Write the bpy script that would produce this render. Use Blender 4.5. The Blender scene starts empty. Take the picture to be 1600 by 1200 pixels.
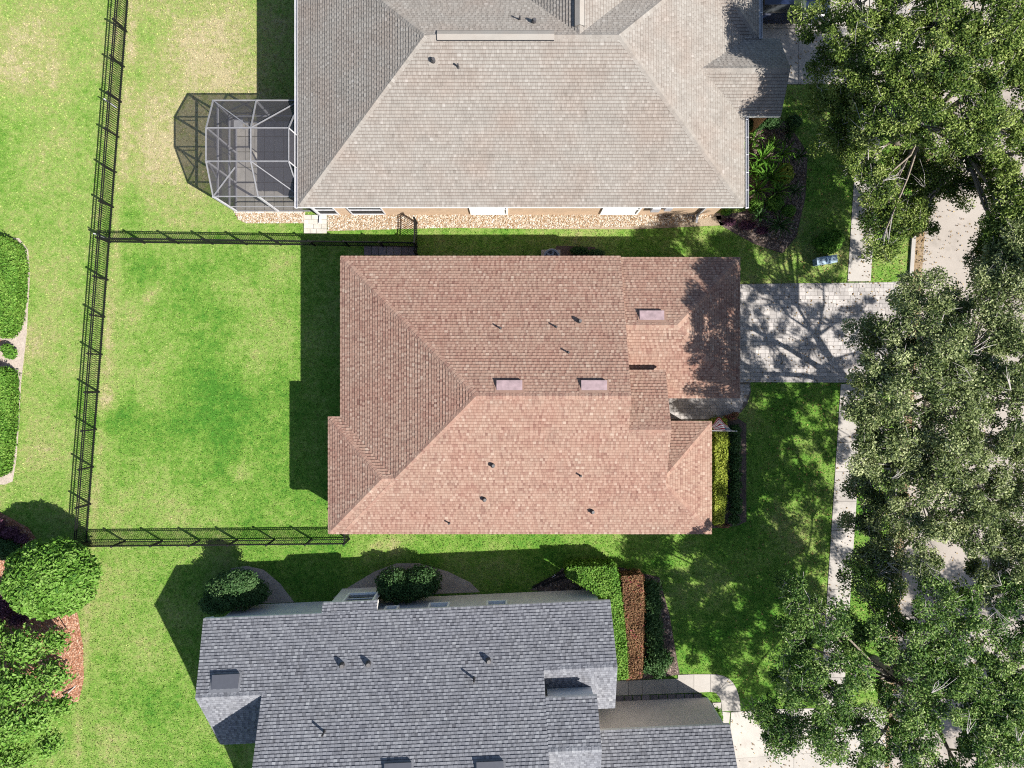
import bpy, math, random
import numpy as np
from mathutils import Vector, Matrix

random.seed(7)
RNG = np.random.default_rng(11)
S = bpy.context.scene
COL = S.collection

# ------------------------------------------------------------------ camera, sky, sun, exposure
CAM_H, FPX = 36.0, 1080.0
cam_d = bpy.data.cameras.new('camera')
cam_d.sensor_width = 36.0
cam_d.lens = 36.0 * FPX / 1600.0
cam_d.clip_end = 2000.0
cam = bpy.data.objects.new('camera', cam_d)
cam.location = (0, 0, CAM_H)
COL.objects.link(cam)
S.camera = cam

SUN_DIR = Vector((0.89, -0.53, 1.0)).normalized()          # towards the sun
ELEV = math.asin(SUN_DIR.z)
AZIM = math.atan2(SUN_DIR.x, SUN_DIR.y)
world = bpy.data.worlds.new('World')
S.world = world
world.use_nodes = True
wn = world.node_tree
wn.nodes.clear()
w_out = wn.nodes.new('ShaderNodeOutputWorld')
w_bg = wn.nodes.new('ShaderNodeBackground')
w_sky = wn.nodes.new('ShaderNodeTexSky')
w_sky.sky_type = 'NISHITA'
w_sky.sun_disc = False
w_sky.sun_elevation = ELEV
w_sky.sun_rotation = AZIM
w_bg.inputs['Strength'].default_value = 0.075
wn.links.new(w_sky.outputs[0], w_bg.inputs['Color'])
wn.links.new(w_bg.outputs[0], w_out.inputs['Surface'])

sun_d = bpy.data.lights.new('sun', 'SUN')
sun_d.energy = 5.0
sun_d.angle = math.radians(0.5)
sun_d.color = (1.0, 0.955, 0.89)
sun = bpy.data.objects.new('sun', sun_d)
sun.rotation_euler = SUN_DIR.to_track_quat('Z', 'Y').to_euler()
sun.location = (30, -20, 40)
COL.objects.link(sun)

S.view_settings.view_transform = 'Standard'
S.view_settings.look = 'None'
S.view_settings.gamma = 1.0
S.view_settings.use_curve_mapping = False
S.view_settings.exposure = 1.42
S.render.engine = 'CYCLES'
S.cycles.max_bounces = 6
S.cycles.transparent_max_bounces = 12
S.cycles.use_denoising = False
S.cycles.sample_clamp_indirect = 4.0
S.cycles.filter_width = 1.1

# ------------------------------------------------------------------ helpers
def G(px, py, h=0.0):
    """photo pixel at height h -> world (x, y, h)"""
    k = (CAM_H - h) / FPX
    return ((px - 800.0) * k, (600.0 - py) * k, h)

def G2(px, py, h=0.0):
    p = G(px, py, h)
    return (p[0], p[1])

def lin(r, g, b):
    f = lambda c: (c / 255 / 12.92) if c / 255 <= 0.04045 else ((c / 255 + 0.055) / 1.055) ** 2.4
    return (f(r), f(g), f(b))

WL = {}                                                     # world position of every parent's origin

def props(o, label=None, cat=None, group=None, kind=None):
    if label: o['label'] = label
    if cat: o['category'] = cat
    if group: o['group'] = group
    if kind: o['kind'] = kind
    return o

def empty(name, loc, label=None, cat=None, group=None, kind=None):
    o = bpy.data.objects.new(name, None)
    o.location = loc
    o.empty_display_size = 0.3
    COL.objects.link(o)
    WL[o.name] = Vector(loc)
    return props(o, label, cat, group, kind)

def link(name, me, parent=None, loc=None):
    """one mesh object; loc is a world position (mesh data local to it)"""
    o = bpy.data.objects.new(name, me)
    COL.objects.link(o)
    if parent is not None:
        o.parent = parent
        base = WL[parent.name]
    else:
        base = Vector((0, 0, 0))
    if loc is not None:
        o.location = Vector(loc) - base
        WL[o.name] = Vector(loc)
    else:
        WL[o.name] = base.copy()
    return o

def mesh_np(name, V, loops, starts, mats, midx=None, attrs=None, smooth=False):
    me = bpy.data.meshes.new(name)
    V = np.asarray(V, dtype=np.float32)
    loops = np.asarray(loops, dtype=np.int32)
    starts = np.asarray(starts, dtype=np.int32)
    me.vertices.add(len(V)); me.vertices.foreach_set('co', V.ravel())
    me.loops.add(len(loops)); me.loops.foreach_set('vertex_index', loops)
    me.polygons.add(len(starts)); me.polygons.foreach_set('loop_start', starts)
    for m in mats: me.materials.append(m)
    if midx is not None: me.polygons.foreach_set('material_index', np.asarray(midx, dtype=np.int32))
    me.polygons.foreach_set('use_smooth', np.full(len(starts), bool(smooth)))
    for k, a in (attrs or {}).items():
        at = me.attributes.new(k, 'FLOAT', 'FACE')
        at.data.foreach_set('value', np.asarray(a, dtype=np.float32))
    me.update(calc_edges=True)
    me.validate()
    return me

class MB:
    def __init__(s):
        s.V, s.L, s.St, s.M, s.A, s.B = [], [], [], [], [], []
    def face(s, pts, m=0, a=0.5, b=0.0):
        i = len(s.V)
        s.V.extend([tuple(p) for p in pts])
        s.St.append(len(s.L)); s.L.extend(range(i, i + len(pts)))
        s.M.append(m); s.A.append(a); s.B.append(b)
    def idx(s, pts, faces, m=0, a=0.5, b=0.0):
        i = len(s.V)
        s.V.extend([tuple(p) for p in pts])
        for f in faces:
            s.St.append(len(s.L)); s.L.extend([i + k for k in f])
            s.M.append(m); s.A.append(a); s.B.append(b)
    def box(s, c, d, rz=0.0, m=0, a=0.5, b=0.0, bevel=0.0):
        cx, cy, cz = c; hx, hy, hz = d[0] / 2, d[1] / 2, d[2] / 2
        cr, sr = math.cos(rz), math.sin(rz)
        def T(x, y, z): return (cx + x * cr - y * sr, cy + x * sr + y * cr, cz + z)
        if bevel <= 0:
            P = [T(x, y, z) for z in (-hz, hz) for (x, y) in ((-hx, -hy), (hx, -hy), (hx, hy), (-hx, hy))]
            s.idx(P, [(3, 2, 1, 0), (4, 5, 6, 7), (0, 1, 5, 4), (1, 2, 6, 5), (2, 3, 7, 6), (3, 0, 4, 7)], m, a, b)
        else:
            e = bevel
            P = [T(x, y, -hz) for (x, y) in ((-hx, -hy), (hx, -hy), (hx, hy), (-hx, hy))]
            P += [T(x, y, hz - e) for (x, y) in ((-hx, -hy), (hx, -hy), (hx, hy), (-hx, hy))]
            P += [T(x, y, hz) for (x, y) in ((-hx + e, -hy + e), (hx - e, -hy + e), (hx - e, hy - e), (-hx + e, hy - e))]
            F = [(3, 2, 1, 0), (8, 9, 10, 11)]
            for k in range(4):
                n = (k + 1) % 4
                F += [(k, n, 4 + n, 4 + k), (4 + k, 4 + n, 8 + n, 8 + k)]
            s.idx(P, F, m, a, b)
    def prism(s, poly, z0, z1, m=0, a=0.5):
        n = len(poly)
        ar = sum(poly[i][0] * poly[(i + 1) % n][1] - poly[(i + 1) % n][0] * poly[i][1] for i in range(n))
        if ar < 0: poly = poly[::-1]
        P = [(x, y, z0) for x, y in poly] + [(x, y, z1) for x, y in poly]
        F = [tuple(range(n, 2 * n))] + [(k, (k + 1) % n, n + (k + 1) % n, n + k) for k in range(n)]
        s.idx(P, F, m, a)
    def tube(s, pts, rad, n=6, m=0, a=0.5, cap=True):
        pts = [Vector(p) for p in pts]
        rings = []
        for i, p in enumerate(pts):
            d = (pts[min(i + 1, len(pts) - 1)] - pts[max(i - 1, 0)])
            d = d.normalized() if d.length > 1e-6 else Vector((0, 0, 1))
            u = d.orthogonal().normalized(); v = d.cross(u)
            rings.append([p + (u * math.cos(t) + v * math.sin(t)) * rad[i] for t in [2 * math.pi * k / n for k in range(n)]])
        P = [q for r in rings for q in r]
        F = []
        for i in range(len(pts) - 1):
            for k in range(n):
                F.append((i * n + k, i * n + (k + 1) % n, (i + 1) * n + (k + 1) % n, (i + 1) * n + k))
        if cap:
            F.append(tuple(range((len(pts) - 1) * n, len(pts) * n)))
            F.append(tuple(range(n - 1, -1, -1)))
        s.idx(P, F, m, a)
    def bar(s, p, q, w, h=None, m=0, a=0.5):
        """rectangular bar from p to q"""
        p, q = Vector(p), Vector(q); h = h or w
        d = (q - p).normalized()
        up = Vector((0, 0, 1)) if abs(d.z) < 0.95 else Vector((1, 0, 0))
        u = d.cross(up).normalized() * (w / 2); v = u.cross(d).normalized() * (h / 2)
        P = [p - u - v, p + u - v, p + u + v, p - u + v, q - u - v, q + u - v, q + u + v, q - u + v]
        s.idx(P, [(3, 2, 1, 0), (4, 5, 6, 7), (0, 1, 5, 4), (1, 2, 6, 5), (2, 3, 7, 6), (3, 0, 4, 7)], m, a)
    def mesh(s, name, mats, base=(0, 0, 0), smooth=False):
        if not isinstance(mats, (list, tuple)): mats = [mats]
        V = np.array(s.V, dtype=np.float32).reshape(-1, 3) - np.array(base, dtype=np.float32)
        return mesh_np(name, V, s.L, s.St, mats, s.M, {'rnd': s.A, 'band': s.B}, smooth)
    def build(s, name, mats, parent=None, loc=None, smooth=False, **kw):
        """vertices are in world coordinates"""
        if loc is not None: base = Vector(loc)
        elif parent is not None: base = WL[parent.name]
        else: base = Vector((0, 0, 0))
        o = link(name, s.mesh(name, mats, base, smooth), parent, loc)
        return props(o, **kw)

# ------------------------------------------------------------------ materials
class N:
    def __init__(s, name):
        s.m = bpy.data.materials.new(name); s.m.use_nodes = True
        s.t = s.m.node_tree; s.t.nodes.clear()
        s.out = s.t.nodes.new('ShaderNodeOutputMaterial')
    def n(s, typ, **kw):
        x = s.t.nodes.new(typ)
        for k, v in kw.items():
            if hasattr(x, k) and k not in x.inputs: setattr(x, k, v)
            else: s.set(x, k, v)
        return x
    def set(s, x, k, v):
        i = x.inputs[k]
        if isinstance(v, bpy.types.NodeSocket): s.t.links.new(v, i)
        elif isinstance(v, bpy.types.Node): s.t.links.new(v.outputs[0], i)
        elif isinstance(v, tuple) and len(v) == 3 and i.type == 'RGBA': i.default_value = (*v, 1)
        else: i.default_value = v
    def pos(s): return s.n('ShaderNodeNewGeometry').outputs['Position']
    def noise(s, scale, detail=3, rough=0.55, vec=None, lo=None, hi=None):
        x = s.n('ShaderNodeTexNoise', Scale=scale, Detail=detail, Roughness=rough, Vector=vec if vec is not None else s.pos())
        o = x.outputs['Fac']
        if lo is not None: o = s.rng(o, lo, hi)
        return o
    def rng(s, v, lo, hi, a=0.0, b=1.0):
        x = s.n('ShaderNodeMapRange'); x.clamp = True
        for k, q in (('Value', v), ('From Min', lo), ('From Max', hi), ('To Min', a), ('To Max', b)): s.set(x, k, q)
        return x.outputs[0]
    def mix(s, f, a, b, mode='MIX'):
        x = s.n('ShaderNodeMix'); x.data_type = 'RGBA'; x.blend_type = mode
        for i, v in ((0, f), (6, a), (7, b)):
            q = x.inputs[i]
            if isinstance(v, bpy.types.NodeSocket): s.t.links.new(v, q)
            elif isinstance(v, tuple): q.default_value = (*v[:3], 1)
            else: q.default_value = v
        return x.outputs[2]
    def math(s, op, a, b=0.0):
        x = s.n('ShaderNodeMath'); x.operation = op
        for i, v in ((0, a), (1, b)):
            if isinstance(v, bpy.types.NodeSocket): s.t.links.new(v, x.inputs[i])
            else: x.inputs[i].default_value = v
        return x.outputs[0]
    def attr(s, name):
        x = s.n('ShaderNodeAttribute'); x.attribute_name = name
        return x.outputs['Fac']
    def ramp(s, f, stops, interp='LINEAR'):
        x = s.n('ShaderNodeValToRGB'); r = x.color_ramp; r.interpolation = interp
        while len(r.elements) < len(stops): r.elements.new(0.5)
        for e, (p, c) in zip(r.elements, stops): e.position = p; e.color = (*c, 1)
        s.t.links.new(f, x.inputs[0])
        return x.outputs[0]
    def bsdf(s, col, rough=0.8, spec=0.3, metal=0.0, bump=None, bstr=0.3, bdist=0.02):
        x = s.n('ShaderNodeBsdfPrincipled', Roughness=rough, Metallic=metal)
        x.inputs['Specular IOR Level'].default_value = spec
        s.set(x, 'Base Color', col)
        if bump is not None:
            b = s.n('ShaderNodeBump', Strength=bstr, Distance=bdist); s.set(b, 'Height', bump)
            s.set(x, 'Normal', b.outputs[0])
        return x.outputs[0]
    def done(s, shader):
        s.t.links.new(shader, s.out.inputs['Surface']); return s.m

def mat_plain(name, c, rough=0.6, spec=0.4, metal=0.0, vary=0.12, scale=6.0):
    k = N(name)
    n = k.noise(scale, 4, lo=0.3, hi=0.7)
    col = k.mix(n, tuple(x * (1 - vary) for x in c), tuple(min(1, x * (1 + vary)) for x in c))
    return k.done(k.bsdf(col, rough, spec, metal))

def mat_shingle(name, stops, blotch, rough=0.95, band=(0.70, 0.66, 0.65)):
    k = N(name)
    r = k.attr('rnd')
    c = k.ramp(r, stops)
    c = k.mix(k.noise(0.55, 3, lo=0.42, hi=0.72), c, blotch, 'MULTIPLY')
    g = k.noise(60, 2, lo=0.25, hi=0.75)
    c = k.mix(g, k.mix(1.0, c, (0.82, 0.82, 0.82), 'MULTIPLY'), c)
    st = k.noise(1.6, 4, lo=0.5, hi=0.8)
    c = k.mix(k.math('MULTIPLY', st, 0.22), c, (0.05, 0.045, 0.04))
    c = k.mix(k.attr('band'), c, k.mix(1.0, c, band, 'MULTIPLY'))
    return k.done(k.bsdf(c, rough, 0.15, bump=g, bstr=0.25, bdist=0.01))

def mat_leaf(name, stops, rough=0.6, spec=0.12, trans=0.18):
    k = N(name)
    c = k.ramp(k.attr('rnd'), stops)
    b = k.bsdf(c, rough, spec)
    t = k.n('ShaderNodeBsdfTranslucent'); k.set(t, 'Color', k.mix(1.0, c, (1.2, 1.35, 0.5), 'MULTIPLY'))
    mx = k.n('ShaderNodeMixShader'); mx.inputs[0].default_value = trans
    k.t.links.new(b, mx.inputs[1]); k.t.links.new(t.outputs[0], mx.inputs[2])
    return k.done(mx.outputs[0])

def grass_colour(k):
    d = k.attr('dry')
    p = k.pos()
    n1 = k.noise(0.35, 4, 0.6, p); n2 = k.noise(2.2, 4, 0.65, p); n3 = k.noise(14.0, 3, 0.6, p)
    v = k.math('ADD', d, k.rng(n1, 0.3, 0.7, -0.20, 0.22))
    v = k.math('ADD', v, k.rng(n2, 0.3, 0.7, -0.19, 0.17))
    v = k.math('ADD', v, k.rng(k.noise(6.0, 3, 0.6, p), 0.3, 0.7, -0.15, 0.12))
    v = k.math('ADD', v, k.rng(n3, 0.3, 0.7, -0.13, 0.13))
    c = k.ramp(v, [(0.0, (0.050, 0.152, 0.016)), (0.28, (0.112, 0.215, 0.031)), (0.52, (0.182, 0.256, 0.063)),
                   (0.75, (0.235, 0.252, 0.092)), (1.0, (0.33, 0.285, 0.165))])
    lum = k.math('ADD', k.rng(k.noise(4.0, 4, 0.65, p), 0.3, 0.7, 0.86, 1.10), k.rng(k.noise(11.0, 3, 0.6, p), 0.3, 0.7, -0.12, 0.12))
    x = k.n('ShaderNodeCombineColor')
    for ch in range(3): k.t.links.new(lum, x.inputs[ch])
    c = k.mix(1.0, c, x.outputs[0], 'MULTIPLY')
    return c, n3

M = {}
k = N('grass'); c, n3 = grass_colour(k)
fine = k.noise(38.0, 3, 0.7, lo=0.28, hi=0.72)
c = k.mix(fine, k.mix(1.0, c, (0.5, 0.55, 0.5), 'MULTIPLY'), k.mix(1.0, c, (1.18, 1.15, 1.15), 'MULTIPLY'))
M['lawn'] = k.done(k.bsdf(c, 0.9, 0.1, bump=k.noise(26, 4, 0.7), bstr=0.9, bdist=0.06))
k = N('grass_blades'); c, n3 = grass_colour(k)
r = k.attr('rnd')
c = k.mix(r, k.mix(1.0, c, (0.62, 0.7, 0.6), 'MULTIPLY'), k.mix(1.0, c, (1.35, 1.22, 1.3), 'MULTIPLY'))
M['blades'] = k.done(k.bsdf(c, 0.7, 0.2))

def pl(name, *a, **kw): M[name] = mat_plain(name, *a, **kw)
pl('black_metal', (0.005, 0.005, 0.0055), 0.6, 0.2)
pl('white_metal', (0.36, 0.36, 0.375), 0.5, 0.4)
pl('cage_frame', (0.145, 0.145, 0.152), 0.5, 0.4)
pl('white_trim', (0.72, 0.71, 0.69), 0.6, 0.4, vary=0.05)
pl('grey_metal', (0.34, 0.34, 0.36), 0.45, 0.5)
pl('peach_stucco', (0.40, 0.29, 0.20), 0.9, 0.2, vary=0.1, scale=3)
pl('beige_stucco', (0.42, 0.36, 0.29), 0.9, 0.2, vary=0.1, scale=3)
pl('grey_stucco', (0.56, 0.54, 0.51), 0.9, 0.2, vary=0.07, scale=2)
pl('pink_stucco', (0.52, 0.45, 0.405), 0.9, 0.2, vary=0.07, scale=2)
pl('dark_recess', (0.02, 0.02, 0.022), 0.7, 0.3)
pl('dark_pipe', (0.035, 0.033, 0.035), 0.6, 0.4)
pl('pink_vent', (0.195, 0.142, 0.15), 0.6, 0.3, vary=0.22, scale=4)
pl('slate_vent', (0.05, 0.053, 0.064), 0.55, 0.4, vary=0.06)
pl('bark', (0.16, 0.135, 0.11), 0.95, 0.1, vary=0.35, scale=9)
pl('pale_bark', (0.27, 0.25, 0.23), 0.95, 0.1, vary=0.35, scale=9)
pl('brown_wood', (0.20, 0.11, 0.075), 0.8, 0.2, vary=0.25, scale=9)
pl('tyre', (0.015, 0.015, 0.016), 0.85, 0.2)
pl('rim', (0.42, 0.42, 0.44), 0.35, 0.6, 0.7)
pl('car_paint', (0.008, 0.013, 0.034), 0.22, 0.6, vary=0.03)
pl('box_blue', (0.13, 0.20, 0.26), 0.5, 0.5, vary=0.06)
pl('box_blue_dark', (0.06, 0.13, 0.22), 0.5, 0.5, vary=0.06)
pl('flag_red', (0.36, 0.022, 0.035), 0.8, 0.2)
pl('flag_white', (0.70, 0.70, 0.70), 0.8, 0.2)
pl('flag_blue', (0.03, 0.04, 0.14), 0.8, 0.2)
pl('unit_grey', (0.17, 0.19, 0.22), 0.5, 0.5)
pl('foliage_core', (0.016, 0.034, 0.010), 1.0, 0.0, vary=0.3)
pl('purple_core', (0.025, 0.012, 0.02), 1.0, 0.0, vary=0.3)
k = N('glass'); M['glass'] = k.done(k.bsdf((0.03, 0.035, 0.04), 0.08, 0.6))

def mat_ground(name, c1, c2, s1, c3=None, s2=30, bstr=0.5, rough=0.95, pieces=0.0):
    k = N(name)
    col = k.mix(k.noise(s1, 5, 0.65, lo=0.32, hi=0.68), c1, c2)
    if pieces:
        col = k.mix(k.attr('rnd'), k.mix(1.0, col, (1 - pieces,) * 3, 'MULTIPLY'), k.mix(1.0, col, (1 + pieces,) * 3, 'MULTIPLY'))
    f = k.noise(s2, 4, 0.7, lo=0.3, hi=0.7)
    if c3: col = k.mix(k.math('MULTIPLY', f, 0.55), col, c3)
    st = k.noise(0.45, 5, 0.7, lo=0.52, hi=0.70)
    if name in ('concrete', 'road', 'paver'): col = k.mix(k.math('MULTIPLY', st, 0.38), col, (0.085, 0.075, 0.065))
    return k.done(k.bsdf(col, rough, 0.2, bump=f, bstr=bstr, bdist=0.02))
M['concrete'] = mat_ground('concrete', (0.27, 0.25, 0.23), (0.32, 0.30, 0.275), 1.3, (0.225, 0.21, 0.185), 22, 0.15, 0.9, 0.09)
M['road'] = mat_ground('road', (0.235, 0.21, 0.185), (0.275, 0.248, 0.222), 0.7, (0.205, 0.18, 0.155), 30, 0.2)
M['gutter'] = mat_ground('gutter', (0.17, 0.115, 0.06), (0.24, 0.19, 0.135), 1.8, (0.10, 0.065, 0.035), 7, 0.2)
M['paver'] = mat_ground('paver', (0.25, 0.235, 0.225), (0.33, 0.305, 0.285), 1.0, (0.20, 0.19, 0.185), 26, 0.2, 0.9, 0.25)
M['dark_paver'] = mat_ground('dark_paver', (0.13, 0.115, 0.12), (0.19, 0.165, 0.17), 1.5, (0.08, 0.075, 0.085), 18, 0.3, 0.9, 0.3)
M['pale_paver'] = mat_ground('pale_paver', (0.36, 0.34, 0.31), (0.43, 0.40, 0.36), 1.5, (0.19, 0.18, 0.14), 6, 0.3, 0.9, 0.12)
M['joint'] = mat_ground('joint', (0.07, 0.06, 0.05), (0.13, 0.115, 0.10), 4, None, 30, 0.3)
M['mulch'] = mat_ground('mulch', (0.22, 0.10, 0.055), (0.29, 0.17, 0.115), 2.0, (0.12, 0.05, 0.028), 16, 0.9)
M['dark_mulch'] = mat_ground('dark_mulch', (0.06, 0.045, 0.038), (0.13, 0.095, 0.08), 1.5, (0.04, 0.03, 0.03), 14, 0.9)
M['sand'] = mat_ground('sand', (0.26, 0.22, 0.185), (0.36, 0.31, 0.26), 1.6, (0.18, 0.15, 0.13), 10, 0.6)
M['gravel_bed'] = mat_ground('gravel_bed', (0.21, 0.165, 0.115), (0.28, 0.235, 0.175), 1.6, (0.15, 0.10, 0.06), 14, 0.8)
k = N('gravel_stone')
c = k.ramp(k.attr('rnd'), [(0.0, (0.15, 0.085, 0.04)), (0.35, (0.26, 0.185, 0.115)), (0.7, (0.32, 0.275, 0.22)), (1.0, (0.42, 0.395, 0.35))])
M['stone'] = k.done(k.bsdf(c, 0.85, 0.3))
k = N('mulch_chip')
c = k.ramp(k.attr('rnd'), [(0.0, (0.12, 0.045, 0.024)), (0.5, (0.25, 0.12, 0.07)), (1.0, (0.34, 0.235, 0.17))])
M['chip'] = k.done(k.bsdf(c, 0.9, 0.2))

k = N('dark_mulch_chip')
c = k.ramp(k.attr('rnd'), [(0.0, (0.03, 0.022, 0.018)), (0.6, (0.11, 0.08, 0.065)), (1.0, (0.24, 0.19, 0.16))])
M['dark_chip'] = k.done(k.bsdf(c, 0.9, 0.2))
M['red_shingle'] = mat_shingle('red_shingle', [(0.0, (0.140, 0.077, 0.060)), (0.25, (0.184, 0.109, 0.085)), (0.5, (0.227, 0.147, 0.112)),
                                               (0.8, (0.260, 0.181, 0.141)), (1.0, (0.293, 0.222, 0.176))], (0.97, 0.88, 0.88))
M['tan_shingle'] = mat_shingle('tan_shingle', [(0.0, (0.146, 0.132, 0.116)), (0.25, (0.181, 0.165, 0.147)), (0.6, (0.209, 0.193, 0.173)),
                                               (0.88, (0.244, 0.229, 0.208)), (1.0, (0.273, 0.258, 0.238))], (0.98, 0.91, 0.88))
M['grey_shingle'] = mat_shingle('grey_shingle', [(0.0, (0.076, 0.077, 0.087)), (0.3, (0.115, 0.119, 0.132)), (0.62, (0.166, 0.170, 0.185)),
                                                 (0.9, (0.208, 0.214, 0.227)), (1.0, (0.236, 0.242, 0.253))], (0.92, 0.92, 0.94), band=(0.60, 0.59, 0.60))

M['oak_leaf'] = mat_leaf('oak_leaf', [(0.0, (0.018, 0.040, 0.009)), (0.35, (0.062, 0.100, 0.018)), (0.65, (0.130, 0.178, 0.036)), (1.0, (0.27, 0.31, 0.11))], 0.6, 0.08)
M['pale_oak_leaf'] = mat_leaf('pale_oak_leaf', [(0.0, (0.020, 0.036, 0.012)), (0.35, (0.080, 0.108, 0.036)), (0.65, (0.158, 0.190, 0.076)), (1.0, (0.33, 0.35, 0.19))], 0.6, 0.08)
M['deep_oak_leaf'] = mat_leaf('deep_oak_leaf', [(0.0, (0.014, 0.038, 0.010)), (0.35, (0.048, 0.100, 0.021)), (0.65, (0.106, 0.176, 0.038)), (1.0, (0.25, 0.31, 0.12))], 0.6, 0.08)
M['bright_leaf'] = mat_leaf('bright_leaf', [(0.0, (0.030, 0.085, 0.010)), (0.5, (0.068, 0.158, 0.018)), (1.0, (0.135, 0.225, 0.040))])
M['tree_leaf'] = mat_leaf('tree_leaf', [(0.0, (0.024, 0.074, 0.010)), (0.5, (0.078, 0.168, 0.020)), (1.0, (0.145, 0.235, 0.055))])
M['lime_leaf'] = mat_leaf('lime_leaf', [(0.0, (0.085, 0.120, 0.012)), (0.5, (0.165, 0.205, 0.022)), (1.0, (0.26, 0.28, 0.05))])
M['dark_leaf'] = mat_leaf('dark_leaf', [(0.0, (0.012, 0.034, 0.010)), (0.5, (0.030, 0.072, 0.020)), (1.0, (0.07, 0.12, 0.045))])
M['red_leaf'] = mat_leaf('red_leaf', [(0.0, (0.085, 0.040, 0.022)), (0.4, (0.155, 0.085, 0.045)), (0.75, (0.20, 0.125, 0.06)), (0.93, (0.25, 0.07, 0.045)), (1.0, (0.30, 0.04, 0.09))])
M['purple_leaf'] = mat_leaf('purple_leaf', [(0.0, (0.030, 0.012, 0.022)), (0.5, (0.075, 0.030, 0.052)), (1.0, (0.15, 0.07, 0.10))])

k = N('screen_mesh')
tr = k.n('ShaderNodeBsdfTransparent'); df = k.bsdf((0.04, 0.038, 0.043), 0.7, 0.2)
mx = k.n('ShaderNodeMixShader'); mx.inputs[0].default_value = 0.52
k.t.links.new(tr.outputs[0], mx.inputs[1]); k.t.links.new(df, mx.inputs[2])
M['screen'] = k.done(mx.outputs[0])
# ------------------------------------------------------------------ roofs
def clip(poly, f):
    """keep the side of a convex polygon where f(p) >= 0 (f linear)"""
    out = []
    for i, p in enumerate(poly):
        q = poly[(i + 1) % len(poly)]
        a, b = f(p), f(q)
        if a >= 0: out.append(p)
        if (a > 1e-9 and b < -1e-9) or (a < -1e-9 and b > 1e-9):
            t = a / (a - b)
            out.append(tuple(p[k] + (q[k] - p[k]) * t for k in range(len(p))))
    return out

def plane(x, y, z, gx, gy):
    """height z at (x, y), gradient (gx, gy)"""
    return (z - gx * x - gy * y, gx, gy)
def pz(pl_, x, y): return pl_[0] + pl_[1] * x + pl_[2] * y

def on_plane(px, py, pl_):
    """photo pixel -> the point of a roof plane seen there"""
    u, v = (px - 800) / FPX, (600 - py) / FPX
    k = pl_[1] * u + pl_[2] * v
    z = (pl_[0] + CAM_H * k) / (1 + k)
    return Vector((u * (CAM_H - z), v * (CAM_H - z), z))

def ccw(fp):
    a = sum(fp[i][0] * fp[(i + 1) % len(fp)][1] - fp[(i + 1) % len(fp)][0] * fp[i][1] for i in range(len(fp)))
    return fp if a > 0 else fp[::-1]

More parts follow.
